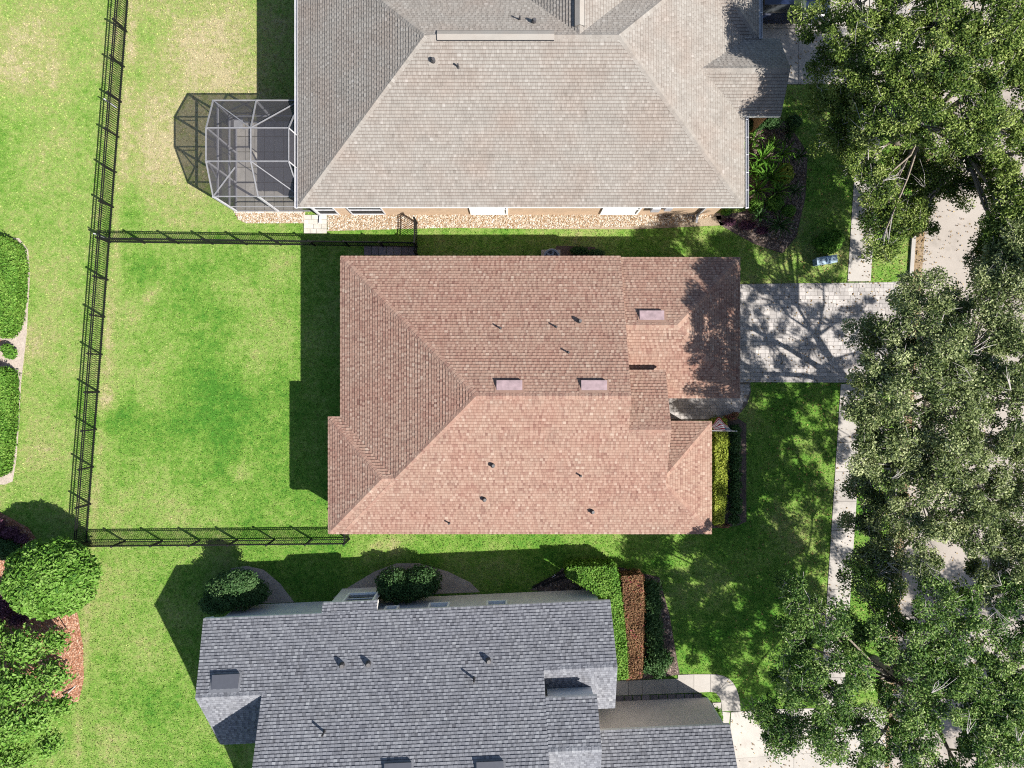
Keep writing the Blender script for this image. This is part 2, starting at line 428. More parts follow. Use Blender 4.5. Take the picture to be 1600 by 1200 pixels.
class Roof:
    """collects the pieces of one house's roof and writes them as a few meshes"""
    def __init__(s, seed):
        s.deck, s.sh, s.cap, s.wall, s.fascia = MB(), MB(), MB(), MB(), MB()
        s.rng = random.Random(seed)
    def piece(s, fp, planes, above=(), walls=(), over=0.35, abut=(), expo=0.143, tab=((0.10, 0.17), (0.07, 0.12), 0.62, 0.42), wall_top=0.10, base=0.0, caps=True):
        fp = ccw(list(fp)); faces = []
        for i, p in enumerate(planes):
            poly = [tuple(q) for q in fp]
            for j, o in enumerate(planes):
                if j != i and len(poly) > 2: poly = clip(poly, lambda q: pz(o, *q[:2]) - pz(p, *q[:2]) + 1e-7)
            for o in above:
                if len(poly) > 2: poly = clip(poly, lambda q: pz(p, *q[:2]) - pz(o, *q[:2]) - 0.004)
            if len(poly) > 2: faces.append((i, [Vector((q[0], q[1], pz(p, q[0], q[1]))) for q in poly]))
        for i, poly in faces:
            s.deck.face(poly); s.shingles(poly, planes[i], expo, tab)
        if caps:
            done = set()
            for a, (i, pa) in enumerate(faces):
                for t in range(len(pa)):
                    A, B = pa[t], pa[(t + 1) % len(pa)]
                    if (A - B).length < 0.3: continue
                    for j, o in enumerate(planes):
                        if j == i or (j, i) in done: continue
                        if abs(pz(o, A.x, A.y) - A.z) < 1e-4 and abs(pz(o, B.x, B.y) - B.z) < 1e-4:
                            done.add((i, j)); s.caps(A, B, planes[i], o)
        f = lambda x, y: min(pz(p, x, y) for p in planes)
        n = len(fp)
        cx, cy = sum(p[0] for p in fp) / n, sum(p[1] for p in fp) / n
        for e in range(n):
            a, b = Vector(fp[e]), Vector(fp[(e + 1) % n])
            d = (b - a).normalized(); inn = Vector((-d.y, d.x))
            K = max(2, int((b - a).length / 0.5)); tp, bp, ip, wt = [], [], [], []
            for q in range(K + 1):
                p = a + (b - a) * (q / K); z = f(p.x, p.y)
                tp.append((p.x, p.y, z + 0.004)); bp.append((p.x, p.y, z - 0.17))
                pi = p + inn * (over + 0.02); ip.append((pi.x, pi.y, z - 0.165))
                o0, o1 = (0.0 if (e - 1) % n in abut else over), (0.0 if (e + 1) % n in abut else over)
                pw = a + d * o0 + (b - a - d * (o0 + o1)) * (q / K) + inn * over
                wt.append((pw.x, pw.y, f(pw.x, pw.y) - wall_top))
            for q in range(K):
                s.fascia.face([bp[q], bp[q + 1], tp[q + 1], tp[q]])
                if e in walls:
                    s.fascia.face([ip[q], ip[q + 1], bp[q + 1], bp[q]])
                    A, B = wt[q], wt[q + 1]
                    s.wall.face([(A[0], A[1], base), (B[0], B[1], base), B, A])
        return f
    def shingles(s, poly, pl_, expo, tab):
        g = Vector((pl_[1], pl_[2], 0)); 
        up2 = g.normalized(); slope = g.length
        v = (Vector((up2.x, up2.y, 0)) + Vector((0, 0, slope))).normalized()
        n = Vector((-pl_[1], -pl_[2], 1)).normalized(); u = v.cross(n)
        o = min(poly, key=lambda p: p.z)
        P2 = ccw([((p - o).dot(u), (p - o).dot(v)) for p in poly])
        edges = []
        for i in range(len(P2)):
            (x0, y0), (x1, y1) = P2[i], P2[(i + 1) % len(P2)]
            edges.append((y0 - y1, x1 - x0, -(y0 - y1) * x0 - (x1 - x0) * y0))
        umin, umax = min(p[0] for p in P2), max(p[0] for p in P2)
        vmax = max(p[1] for p in P2); R = s.rng
        k = 0; v0 = -0.01
        while v0 < vmax:
            row_t = R.uniform(-0.04, 0.04)
            x = umin - R.uniform(0, 0.3)
            lo, hi = 1e9, -1e9                                    # extent of the polygon across this course
            for i in range(len(P2)):
                a, b = P2[i], P2[(i + 1) % len(P2)]
                for yy in (v0, v0 + expo):
                    if (a[1] - yy) * (b[1] - yy) <= 0 and abs(a[1] - b[1]) > 1e-9:
                        t = (yy - a[1]) / (b[1] - a[1]); xx = a[0] + (b[0] - a[0]) * t
                        lo, hi = min(lo, xx), max(hi, xx)
                if v0 <= a[1] <= v0 + expo: lo, hi = min(lo, a[0]), max(hi, a[0])
            tooth = R.random() < 0.5
            while x < hi:
                w = R.uniform(*(tab[0] if tooth else tab[1])); x1 = x + w; tooth = not tooth
                if x1 > lo:
                    t = 0.026 if not tooth else 0.017
                    tone = min(1, max(0, R.gauss(tab[2] if not tooth else tab[3], tab[4] if len(tab) > 4 else 0.15) + row_t))
                    zf = lambda q: 0.006 + t * (1 - (q[1] - v0) / expo)
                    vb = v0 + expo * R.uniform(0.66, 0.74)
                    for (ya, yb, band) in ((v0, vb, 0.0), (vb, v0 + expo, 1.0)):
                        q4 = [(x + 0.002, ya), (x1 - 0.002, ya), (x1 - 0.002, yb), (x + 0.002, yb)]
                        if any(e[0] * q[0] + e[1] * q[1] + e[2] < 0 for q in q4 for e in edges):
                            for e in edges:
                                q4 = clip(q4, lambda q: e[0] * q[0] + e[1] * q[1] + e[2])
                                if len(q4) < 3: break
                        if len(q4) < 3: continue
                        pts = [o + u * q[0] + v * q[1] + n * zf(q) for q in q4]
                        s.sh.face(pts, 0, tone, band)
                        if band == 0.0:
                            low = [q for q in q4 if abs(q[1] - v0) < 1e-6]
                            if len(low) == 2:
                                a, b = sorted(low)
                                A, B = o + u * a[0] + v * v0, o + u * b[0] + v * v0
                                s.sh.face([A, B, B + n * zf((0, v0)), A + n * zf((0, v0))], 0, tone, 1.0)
                x = x1
            v0 += expo; k += 1
    def caps(s, A, B, p1, p2):
        if A.z > B.z: A, B = B, A
        d = (B - A); L = d.length; d.normalize()
        n1, n2 = Vector((-p1[1], -p1[2], 1)).normalized(), Vector((-p2[1], -p2[2], 1)).normalized()
        up = (n1 + n2).normalized()
        w1, w2 = d.cross(n1).normalized(), d.cross(n2).normalized()
        mid = (A + B) / 2
        if pz(p1, *(mid + w1)[:2]) > pz(p2, *(mid + w1)[:2]): w1 = -w1
        if pz(p2, *(mid + w2)[:2]) > pz(p1, *(mid + w2)[:2]): w2 = -w2
        t = 0.17 if d.z > 0.05 else 0.0; W = 0.15
        while t < L - 0.05:
            t1 = min(L, t + 0.165); tone = min(1, max(0, s.rng.gauss(0.46, 0.16)))
            a, b = A + d * t, A + d * t1
            ha, hb = 0.034, 0.022
            for w, nn in ((w1, n1), (w2, n2)):
                q = [a + up * ha, b + up * hb, b + w * W + nn * (hb - 0.006), a + w * W + nn * (ha - 0.010)]
                if (q[1] - q[0]).cross(q[2] - q[1]).z < 0: q = q[::-1]
                s.cap.face(q, 0, tone)
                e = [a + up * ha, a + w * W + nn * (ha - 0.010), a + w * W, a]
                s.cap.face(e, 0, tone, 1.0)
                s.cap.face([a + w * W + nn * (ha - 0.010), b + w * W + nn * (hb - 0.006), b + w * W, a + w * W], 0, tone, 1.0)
            t += 0.143
    def build(s, house, mat, wall_mat, fascia_mat):
        w = s.wall.build('wall', M[wall_mat], house)
        r = s.deck.build('roof', M[mat], house)
        s.fascia.build('fascia', M[fascia_mat], r)
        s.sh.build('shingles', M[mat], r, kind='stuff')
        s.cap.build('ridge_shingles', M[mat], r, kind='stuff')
        return r

def rect(x0, x1, y0, y1): return [(x0, y0), (x1, y0), (x1, y1), (x0, y1)]   # edges: 0 south, 1 east, 2 north, 3 west

def vent_pipe(house, p, h=0.32, r=0.05, pitch_up=None, mat='dark_pipe', collar=True):
    p = Vector(p); b = MB()
    b.tube([p - Vector((0, 0, 0.1)), p + Vector((0, 0, h))], [r, r], 8)
    o = b.build('vent_pipe', M[mat], house, loc=p)
    if collar:
        c = MB(); c.tube([p + Vector((0, 0, -0.05)), p + Vector((0, 0, 0.07))], [r * 2.2, r * 1.15], 8)
        c.build('flashing', M[mat], o)
    return o

def hooded_vent(house, p, pl_, w=0.24, mat='dark_pipe', fl='red_shingle'):
    """small goose-neck vent: a flange on the slope and a rounded hood"""
    p = Vector(p); b = MB()
    b.tube([p, p + Vector((0, 0, 0.16)), p + Vector((0.03, 0, 0.27))], [w * 0.42, w * 0.45, w * 0.30], 8)
    o = b.build('roof_vent', M[mat], house, loc=p)
    f = MB(); q = 0.21
    f.face([(p.x + dx, p.y + dy, pz(pl_, p.x + dx, p.y + dy) + 0.03) for dx, dy in ((-q, -q), (q, -q), (q, q), (-q, q))])
    f.build('flange', M[fl], o)
    return o

def slant_vent(house, p, pl_, w, d, mat):
    """long off-ridge vent: open mouth downhill, low wedge lid"""
    p = Vector(p); g = Vector((pl_[1], pl_[2])); up = g.normalized(); side = Vector((-up.y, up.x))
    def Q(a, b, z):
        x, y = p.x + side.x * a + up.x * b, p.y + side.y * a + up.y * b
        return (x, y, pz(pl_, x, y) + z)
    h = 0.19; m = MB(); hw = w / 2; hd = d / 2
    P = [Q(-hw, -hd, h), Q(hw, -hd, h), Q(hw, hd, 0.03), Q(-hw, hd, 0.03),
         Q(-hw, -hd, h - 0.05), Q(hw, -hd, h - 0.05), Q(hw, hd, -0.01), Q(-hw, hd, -0.01),
         Q(-hw, -hd + 0.08, -0.02), Q(hw, -hd + 0.08, -0.02)]
    m.idx(P, [(0, 1, 2, 3), (0, 4, 5, 1), (4, 0, 3, 7), (1, 5, 6, 2), (4, 7, 8), (5, 9, 6)])
    o = m.build('slant_vent', M[mat], house, loc=p)
    k = MB(); k.face([Q(-hw, -hd + 0.08, -0.01), Q(hw, -hd + 0.08, -0.01), Q(hw, -hd + 0.06, h - 0.06), Q(-hw, -hd + 0.06, h - 0.06)])
    k.build('louvre', M['dark_recess'], o)
    f = MB(); f.face([Q(-hw - .09, -hd - .02, .034), Q(hw + .09, -hd - .02, .034), Q(hw + .09, hd + .10, .034), Q(-hw - .09, hd + .10, .034)])
    f.build('flashing', M['red_shingle' if mat == 'pink_vent' else 'grey_shingle'], o)
    return o

def window(house, c, nrm, w, h, trim='white_trim', pane='glass', proud=0.06, name='window'):
    """c: centre on the wall face; nrm: outward 2-D normal"""
    c = Vector(c); n = Vector((nrm[0], nrm[1], 0)).normalized(); u = Vector((-n.y, n.x, 0)); z = Vector((0, 0, 1))
    m = MB(); t = 0.09
    for a, b, ww, hh in ((0, h / 2 + t / 2, w + 2 * t, t), (0, -h / 2 - t / 2, w + 2 * t, t), (-w / 2 - t / 2, 0, t, h), (w / 2 + t / 2, 0, t, h)):
        P = []
        for dn in (-0.02, proud):
            P += [c + u * (a + sx * ww / 2) + z * (b + sz * hh / 2) + n * dn for sx, sz in ((-1, -1), (1, -1), (1, 1), (-1, 1))]
        m.idx(P, [(4, 5, 6, 7), (0, 1, 5, 4), (1, 2, 6, 5), (2, 3, 7, 6), (3, 0, 4, 7)])
    o = m.build(name, M[trim], house, loc=c)
    p = MB(); p.face([c + u * sx * w / 2 + z * sz * h / 2 + n * 0.012 for sx, sz in ((-1, -1), (1, -1), (1, 1), (-1, 1))])
    p.build('pane', M[pane], o)
    b = MB(); b.bar(c - u * w / 2 + n * 0.03, c + u * w / 2 + n * 0.03, 0.035, 0.035); b.build('mullion', M[trim], o)
    return o

def gutter(house, a, b, mat='white_metal', w=0.12, hang=0.0):
    m = MB(); a, b = Vector(a), Vector(b); d = (b - a).normalized(); u = Vector((-d.y, d.x, 0))
    for off, zz, ww, hh in ((0, -0.06, w, 0.012), (-w / 2, 0, 0.014, 0.12), (w / 2, 0.0, 0.022, 0.12)):
        m.bar(a + u * off + Vector((0, 0, zz)), b + u * off + Vector((0, 0, zz)), ww, hh)
    o = m.build('gutter', M[mat], house)
    if hang:
        L = (b - a).length; k = int(L / hang)
        for i in range(k + 1):
            h = MB(); p = a + d * min(L - 0.02, 0.02 + i * hang)
            h.bar(p - u * w * 0.62 + Vector((0, 0, 0.055)), p + u * w * 0.62 + Vector((0, 0, 0.055)), 0.03, 0.02)
            h.build('gutter_strap', M[mat], o)
    return o

# ---- the red-roofed house in the middle
RH, RP = 3.2, 0.44
red = empty('house', (0, -0.5, 0), 'single-storey house in the middle under a reddish brown shingle hip roof', 'house')
R = Roof(3)
xW, xG, yS, yN = -8.14, 5.16, -7.11, 6.07
pW, pN, pS = plane(xW, 0, RH, RP, 0), plane(0, yN, RH, 0, -RP), plane(0, yS, RH, 0, RP)
R.piece(rect(xW, xG, yS, yN), [pW, pN, pS], walls=(0, 1, 2, 3), over=0.3, abut=(1,))
bW, bN = plane(-8.72, 0, RH, RP, 0), plane(0, -1.55, RH, 0, -RP)
R.piece(rect(-8.72, -5.3, yS, -1.55), [bW, bN, pS], above=[pW], walls=(0, 2, 3), over=0.292, abut=(1,))
GH = 3.1
gS, gN, gE = plane(0, -0.67, GH, 0, RP), plane(0, 6.03, GH, 0, -RP), plane(10.85, 0, GH, -RP, 0)
R.piece(rect(4.95, 10.85, -0.67, 6.03), [gS, gN, gE], walls=(0, 1, 2), over=0.3, abut=(3,))
eN = plane(0, -2.02, pz(pS, 0, -2.02), 0, -RP)
R.piece(rect(xG, 7.05, yS, 0.64), [pS, eN], walls=(0,), over=0.3, abut=(1, 3))
hE, hN = plane(9.47, 0, RH, -RP, 0), plane(0, -1.76, RH, 0, -RP)
R.piece(rect(7.05, 9.47, yS, -1.76), [hE, hN, pS], walls=(0, 1, 2), over=0.3, abut=(3,))
roof = R.build(red, 'red_shingle', 'beige_stucco', 'beige_stucco')
for px, py, pp in ((782, 513, pN), (869, 511, pN), (888, 551, pN), (702, 817, pS), (907, 743, pS)):
    vent_pipe(red, on_plane(px, py, pp), 0.30, 0.04)
for px, py, pp in ((905, 502, pN), (770, 727, pS), (757, 780, pS), (925, 799, pS)):
    hooded_vent(red, on_plane(px, py, pp), pp)
for px, py, pp in ((796, 602, pN), (928, 602, pN), (1018, 493, gN)):
    slant_vent(red, on_plane(px, py, pp), pp, 1.12, 0.44, 'pink_vent')
for x in (-5.5, -1.5, 2.5): window(red, (x, yS + 0.3, 1.55), (0, -1), 1.5, 1.3)
for x in (-6.0, 0.5): window(red, (x, yN - 0.3, 1.55), (0, 1), 1.4, 1.3)
for y in (1.5, 4.0): window(red, (xW + 0.3, y, 1.3), (-1, 0), 1.8, 1.9, name='patio_window')
window(red, (9.17, -4.4, 1.6), (1, 0), 1.8, 1.5)
d = MB(); d.box((10.57, 2.68, 1.12), (0.06, 4.9, 2.2)); gd = d.build('garage_door', M['white_trim'], red)
for i in range(4):
    q = MB(); q.box((10.61, 2.68, 0.29 + i * 0.545), (0.03, 4.8, 0.49)); q.build('door_panel', M['white_trim'], gd)
d = MB(); d.box((7.2, -1.15, 1.1), (0.06, 0.95, 2.1)); fd = d.build('front_door', M['brown_wood'], red)
q = MB(); q.tube([(7.27, -0.8, 1.0), (7.33, -0.8, 1.0)], [0.03, 0.035], 8); q.build('handle', M['grey_metal'], fd)
d = MB(); d.face([(7.15, -2.0, 0), (7.15, 0, 0), (7.15, 0, 3.9), (7.15, -2.0, 4.5)]); d.build('porch_wall', M['beige_stucco'], red)

# ---- the tan-roofed house at the top
TH, TP = 3.4, 0.52
tan = empty('house', (0, 15, 0), 'peach stucco house at the top under a tan shingle roof with ridge vents', 'house')
R = Roof(5)
tW, tE, tS, tN = -10.11, 10.95, 8.34, 21.2
qW, qE = plane(tW, 0, TH, TP, 0), plane(tE, 0, TH, -TP, 0)
qS, qN = plane(0, tS, TH, 0, TP), plane(0, tN, TH, 0, -TP)
ridge_z = TH + TP * (tN - tS) / 2
TT = ((0.10, 0.18), (0.07, 0.12), 0.58, 0.45, 0.13)
R.piece(rect(tW, tE, tS, tN), [qW, qE, qS, qN], walls=(0, 1, 2, 3), over=0.47, tab=TT)
RX = 2.86                                                    # the cross ridge running north
cW, cE = plane(RX, 0, ridge_z - 0.02, TP, 0), plane(RX, 0, ridge_z - 0.02, -TP, 0)
R.piece(rect(RX - 4.6, RX + 4.6, 14.8, 22.2), [cW, cE], above=[qN], walls=(2,), over=0.12, tab=TT)
# entry gable pointing east: ridge along y
ez = 4.62; eY = (600 - 107) / FPX * (CAM_H - ez)
aS, aN = plane(0, eY, ez, 0, -0.0), None
yA = (600 - 181) / FPX * (CAM_H - 3.55); yB = (600 - 59) / FPX * (CAM_H - 3.45)
sl = (ez - 3.5) / (eY - yA)
aS, aN = plane(0, eY, ez, 0, sl), plane(0, eY, ez, 0, -sl)
xEnd = (1220 - 800) / FPX * (CAM_H - 3.5)
R.piece([(6.6, yA), (xEnd, yA), (xEnd, yB), (6.6, yB)], [aS, aN], above=[qE], walls=(1,), over=0.3, tab=TT)
# garage wing at the north-east
wE = (1186 - 800) / FPX * (CAM_H - 3.4); wS = yB + 0.02
gS2, gE2, gN2 = plane(0, wS, 3.45, 0, TP), plane(wE, 0, 3.40, -TP, 0), plane(0, 24.5, 3.45, 0, -TP)
R.piece(rect(5.5, wE, wS, 24.5), [gS2, gE2, gN2], above=[qE], walls=(1, 2), over=0.3, tab=TT)
roof = R.build(tan, 'tan_shingle', 'peach_stucco', 'white_trim')
yr = (tS + tN) / 2
def ridge_vent(a, b):
    a, b = Vector(a), Vector(b); d = (b - a).normalized(); u = Vector((-d.y, d.x, 0)); m = MB()
    for sgn in (-1, 1):
        q = [a + Vector((0, 0, 0.10)), b + Vector((0, 0, 0.10)), b + u * sgn * 0.2 + Vector((0, 0, -0.012)), a + u * sgn * 0.2 + Vector((0, 0, -0.012))]
        if sgn < 0: q = q[::-1]
        m.face(q, 0, 0.75)
    o = m.build('ridge_vent', M['tan_shingle'], tan)
    k = MB()
    for sgn in (-1, 1):
        k.bar(a + u * sgn * 0.19 + Vector((0, 0, -0.06)), b + u * sgn * 0.19 + Vector((0, 0, -0.06)), 0.05, 0.07)
    k.build('vent_slot', M['dark_recess'], o)
kx = (CAM_H - ridge_z) / FPX
ridge_vent(((683 - 800) * kx, yr, ridge_z), ((866 - 800) * kx, yr, ridge_z))
ridge_vent((RX, yr + 0.4, ridge_z), (RX, 22.0, ridge_z))
for px, py, pp in ((716, 105, qS), (812, 31, qN)): vent_pipe(tan, on_plane(px, py, pp), 0.30, 0.04)
for px, py, pp in ((677, 96, qS), (834, 35, qN)): hooded_vent(tan, on_plane(px, py, pp), pp, fl='tan_shingle')
gutter(tan, (tW - 0.07, 8.3, TH - 0.03), (tW - 0.07, 21, TH - 0.03))
gutter(tan, (tE + 0.14, tS - 0.05, TH - 0.02), (tE + 0.14, yA + 0.1, TH - 0.02), hang=0.83)
gutter(tan, (wE + 0.08, wS - 0.05, 3.38), (wE + 0.08, 21, 3.38), hang=1.2)
wy = tS + 0.47
window(tan, ((763 - 800) / 30 * 0.95, wy, 1.3), (0, -1), 1.75, 1.9, pane='white_trim')
window(tan, ((974 - 800) / 30 * 0.95, wy, 1.3), (0, -1), 1.75, 1.9, pane='white_trim')
for mx_, mw, mz in ((7.15, .42, 1.55), (7.75, .34, 1.75)):
    q = MB(); q.box((mx_, wy - 0.09, mz), (mw, 0.18, 0.62), bevel=0.02); q.build('meter_box', M['grey_metal'], tan)
for x0, x1 in ((-9.92, -8.95), (-8.25, -6.55)):             # screened openings of the back porch
    p = MB(); p.face([(x0, wy - 0.01, 0.25), (x1, wy - 0.01, 0.25), (x1, wy - 0.01, 2.9), (x0, wy - 0.01, 2.9)])
    so = p.build('porch_screen', M['dark_recess'], tan)
    q = MB()
    for a, b in (((x0, 0.25), (x0, 2.9)), ((x1, 0.25), (x1, 2.9)), ((x0, 0.25), (x1, 0.25)), ((x0, 2.9), (x1, 2.9)), ((x0, 1.1), (x1, 1.1))):
        q.bar((a[0], wy - 0.03, a[1]), (b[0], wy - 0.03, b[1]), 0.05, 0.05)
    q.build('screen_frame', M['white_metal'], so)
for (xa, za, xb, zb) in ((tW + 0.18, 3.2, tW + 0.18, 0.1), (tE - 1.35, 3.2, tE - 1.35, 0.2)):
    q = MB(); q.bar((xa, wy - 0.07, za), (xb, wy - 0.07, zb), 0.10, 0.08); q.bar((xb, wy - 0.07, zb + 0.04), (xb - 0.05, wy - 0.45, zb - 0.02), 0.10, 0.08)
    q.build('downspout', M['white_metal'], tan)
d = MB(); d.box((wE - 0.33, 19.2, 1.15), (0.06, 4.8, 2.3)); d.build('garage_door', M['white_trim'], tan)

# ---- the grey-roofed house at the bottom
T0 = math.radians(2.6)
EV, SV = Vector((math.cos(T0), math.sin(T0))), Vector((math.sin(T0), -math.cos(T0)))
O0 = Vector((-14.64, -11.14))
def L(e, s): p = O0 + EV * e + SV * s; return (p.x, p.y)
def lpl(e, s, z, ge, gs):
    g = EV * ge + SV * gs; p = L(e, s); return plane(p[0], p[1], z, g.x, g.y)
BH, BP = 3.2, 0.58
grey = empty('house', (-5, -17, 0), 'pale stucco house at the bottom of the picture under a slate grey shingle roof', 'house')
R = Roof(9)
bNp = lpl(0, 0, BH, 0, BP); GT = ((0.12, 0.20), (0.09, 0.17), 0.60, 0.42, 0.13)
def lrect(e0, e1, s0, s1): return [L(e0, s1), L(e1, s1), L(e1, s0), L(e0, s0)]     # edges: 0 south, 1 east, 2 north, 3 west
R.piece([L(0.55, 6.0), L(3.5, 6.0), L(3.5, 0), L(0, 0)], [bNp, lpl(0, 2.98, BH + BP * 2.98, 0, -BP)], walls=(0, 2, 3), over=0.4, tab=GT, abut=(1,))
R.piece(lrect(3.5, 15.98, 0, 13.3), [bNp, lpl(0, 13.3, BH, 0, BP * -1)], walls=(0, 1, 2, 3), over=0.4, tab=GT, abut=(1, 3))
# main body's west rake overhangs the lower gable a little
R.piece(lrect(3.26, 3.5, 2.98, 10.3), [bNp, lpl(0, 13.3, BH, 0, BP * -1)], tab=GT, caps=False)
R.piece(lrect(15.98, 19.32, 0, 5.1), [bNp, lpl(0, 2.55, BH + BP * 2.55, 0, -BP)], walls=(1, 2), over=0.4, tab=GT, abut=(3,))
R.piece(lrect(15.98, 18.27, 3.56, 7.3), [bNp, lpl(0, 5.38, BH + BP * 5.38, 0, -BP)], walls=(1, 2), over=0.12, tab=GT)
R.piece(lrect(18.12, 24.72, 6.15, 12.5), [lpl(0, 6.15, BH, 0, BP), lpl(0, 12.5, BH, 0, -BP)], walls=(1, 2), over=0.15, tab=GT)
R.piece(lrect(5.62, 8.25, -0.42, 0.0), [lpl(0, -0.42, BH - BP * 0.42, 0, BP)], walls=(1, 2, 3), over=0.2, tab=GT, caps=False)
roof = R.build(grey, 'grey_shingle', 'grey_stucco', 'grey_stucco')
gw = MB(); a, b = L(18.14, 6.28), L(24.45, 6.28)
gw.face([(b[0], b[1], 0), (a[0], a[1], 0), (a[0], a[1], 3.18), (b[0], b[1], 3.18)]); gw.build('garage_wall', M['pink_stucco'], grey)
for px, py in ((535, 1038), (576, 1036), (763, 1031)): hooded_vent(grey, on_plane(px, py, bNp), bNp, 0.30, fl='grey_shingle')
for px, py in ((741, 1060), (507, 1143)): vent_pipe(grey, on_plane(px, py, bNp), 0.46, 0.045)
for px, py, w in ((353, 1064, 1.22), (622, 1203, 1.15), (766, 1201, 1.15)): slant_vent(grey, on_plane(px, py, bNp), bNp, w, 0.6, 'slate_vent')
nN = (-SV.x, -SV.y)
for e, s, w, h, z in ((7.2, -0.22, 1.35, 1.3, 1.95), (11.05, 0.4, 0.85, 0.8, 2.2), (13.9, 0.4, 0.85, 0.8, 2.3), (8.75, 0.4, 0.5, 0.6, 2.3)):
    p = L(e, s); window(grey, (p[0], p[1], z), nN, w, h, proud=0.12 if e < 8 else 0.22)
p = L(12.0, 3.0)
# ------------------------------------------------------------------ ground, paving, beds
BLOBS = [  # photo px, radius px, amount of straw (+) or lush (-)
    (340, 60, 150, .42), (230, 90, 90, .16), (360, 200, 90, .30), (270, 240, 110, .32), (290, 320, 90, .16), (230, 40, 30, -.3), (200, 120, 30, -.2), (205, 330, 35, -.25),
    (60, 40, 110, .20), (20, 110, 80, .22), (70, 300, 120, .10), (110, 120, 70, .0), (60, 200, 60, -.12), (100, 60, 50, -.1),
    (90, 480, 110, .12), (60, 640, 110, .12), (80, 740, 80, .10), (45, 535, 30, .3), (15, 110, 25, .3),
    (225, 620, 45, .30), (170, 628, 18, .55), (175, 690, 22, .28), (205, 540, 50, .16), (235, 460, 13, .5), (300, 500, 30, .1), (395, 555, 40, .16), (420, 490, 60, .12),
    (260, 760, 60, .18), (340, 810, 70, .12), (195, 800, 30, .2), (375, 740, 12, .45), (320, 508, 10, .3), (590, 850, 14, .3), (185, 470, 40, .08), (440, 420, 60, .05),
    (330, 560, 90, -.16), (200, 660, 45, -.30), (330, 690, 80, -.16), (290, 440, 60, -.12), (210, 440, 40, -.16), (480, 790, 50, -.12), (400, 680, 60, -.08), (190, 640, 30, -.25),
    (190, 1000, 110, .14), (230, 900, 80, .10), (170, 1170, 40, .22), (160, 1090, 60, .0), (240, 1120, 60, -.05),
    (1235, 840, 50, .30), (1075, 930, 45, .25), (1200, 420, 60, .25), (900, 375, 60, .25), (1250, 350, 40, .2), (1170, 640, 40, .25), (1280, 580, 60, -.1), (620, 848, 20, .5), (960, 850, 80, .12),
    (750, 885, 60, .22), (1320, 400, 30, .25), (1100, 300, 60, .3), (1330, 900, 40, .1)]
def fence_x(py): return 202 - 0.0767 * py
def dryness(X, Y):
    X = np.asarray(X, float); Y = np.asarray(Y, float)
    px, py = 800 + X * 30, 600 - Y * 30
    d = np.full(X.shape, 0.36)
    d = d + np.where(px < fence_x(py), 0.04, 0.0)
    for bx, by, r, a in BLOBS: d = d + a * np.exp(-((px - bx) ** 2 + (py - by) ** 2) / (r * r))
    d = d + 0.30 * np.exp(-((px - fence_x(py) - 8) / 7.0) ** 2)
    d = d - 0.14 * np.exp(-((px - 900) / 500.0) ** 2) * (py > 580)
    return np.clip(d, 0.02, 0.98)

def sheet_grid(name, x0, x1, y0, y1, st, z, mat):
    xs, ys = np.arange(x0, x1 + st / 2, st), np.arange(y0, y1 + st / 2, st)
    nx, ny = len(xs), len(ys)
    XX, YY = np.meshgrid(xs, ys)
    V = np.stack([XX.ravel(), YY.ravel(), np.full(nx * ny, z)], 1)
    i, j = np.meshgrid(np.arange(nx - 1), np.arange(ny - 1))
    a = (j * nx + i).ravel()
    loops = np.stack([a, a + 1, a + nx + 1, a + nx], 1).ravel()
    cx, cy = (XX[:-1, :-1] + st / 2).ravel(), (YY[:-1, :-1] + st / 2).ravel()
    me = mesh_np(name, V, loops, np.arange(len(a)) * 4, [mat])
    at = me.attributes.new('dry', 'FLOAT', 'POINT')
    at.data.foreach_set('value', dryness(XX.ravel(), YY.ravel()).astype(np.float32))
    return props(link(name, me), kind='structure')
sheet_grid('lawn', -45, 45, -36, 36, 0.4, 0.0, M['lawn'])
g = MB()
for (x0, x1, y0, y1) in ((-400, -45, -400, 400), (45, 400, -400, 400), (-45, 45, -400, -36), (-45, 45, 36, 400)):
    g.face([(x0, y0, 0), (x1, y0, 0), (x1, y1, 0), (x0, y1, 0)])
go = g.build('ground', M['lawn'], kind='structure')
at = go.data.attributes.new('dry', 'FLOAT', 'POINT'); at.data.foreach_set('value', np.full(len(go.data.vertices), 0.42, dtype=np.float32))

NOGRASS = []                                                # polygons where no blades grow
def flat(name, poly_px, z, mat, top=None, nograss=True):
    m = MB(); P = [G2(*p) for p in poly_px]
    m.prism(P, -0.05, z); o = m.build(name, M[mat], kind='structure')
    if nograss: NOGRASS.append(P)
    return o

# road, gutter, kerb: they lean a little, following the street
def kx_(py): return 1428 - (py - 390) * 0.0673
road_px = [(kx_(-200), -200), (kx_(1400), 1400), (kx_(1400) + 240, 1400), (kx_(-200) + 240, -200)]
flat('road', [(p[0] + 11, p[1]) for p in road_px[:2]] + road_px[2:], 0.006, 'road')
flat('gutter', [road_px[0], road_px[1], (road_px[1][0] + 15, 1400), (road_px[0][0] + 15, -200)], 0.010, 'gutter')
def kerb_run(y0, y1, h):
    kp = MB()
    n = max(1, round((y1 - y0) / 90)); par = empty('kerb', G(kx_((y0 + y1) / 2) - 3, (y0 + y1) / 2), kind='structure')
    for i in range(n):
        a, b = y0 + (y1 - y0) * i / n, y0 + (y1 - y0) * (i + 1) / n - 0.6
        q = MB(); q.prism([G2(kx_(a) - 6, a), G2(kx_(b) - 6, b), G2(kx_(b), b), G2(kx_(a), a)], -0.05, h, a=random.random())
        q.build('kerb_stone', M['concrete'], par)
    NOGRASS.append([G2(kx_(y0) - 7, y0), G2(kx_(y1) - 7, y1), G2(kx_(y1), y1), G2(kx_(y0), y0)])
kerb_run(-160, -30, 0.12); kerb_run(140, 432, 0.12); kerb_run(605, 1100, 0.12); kerb_run(1250, 1380, 0.12)
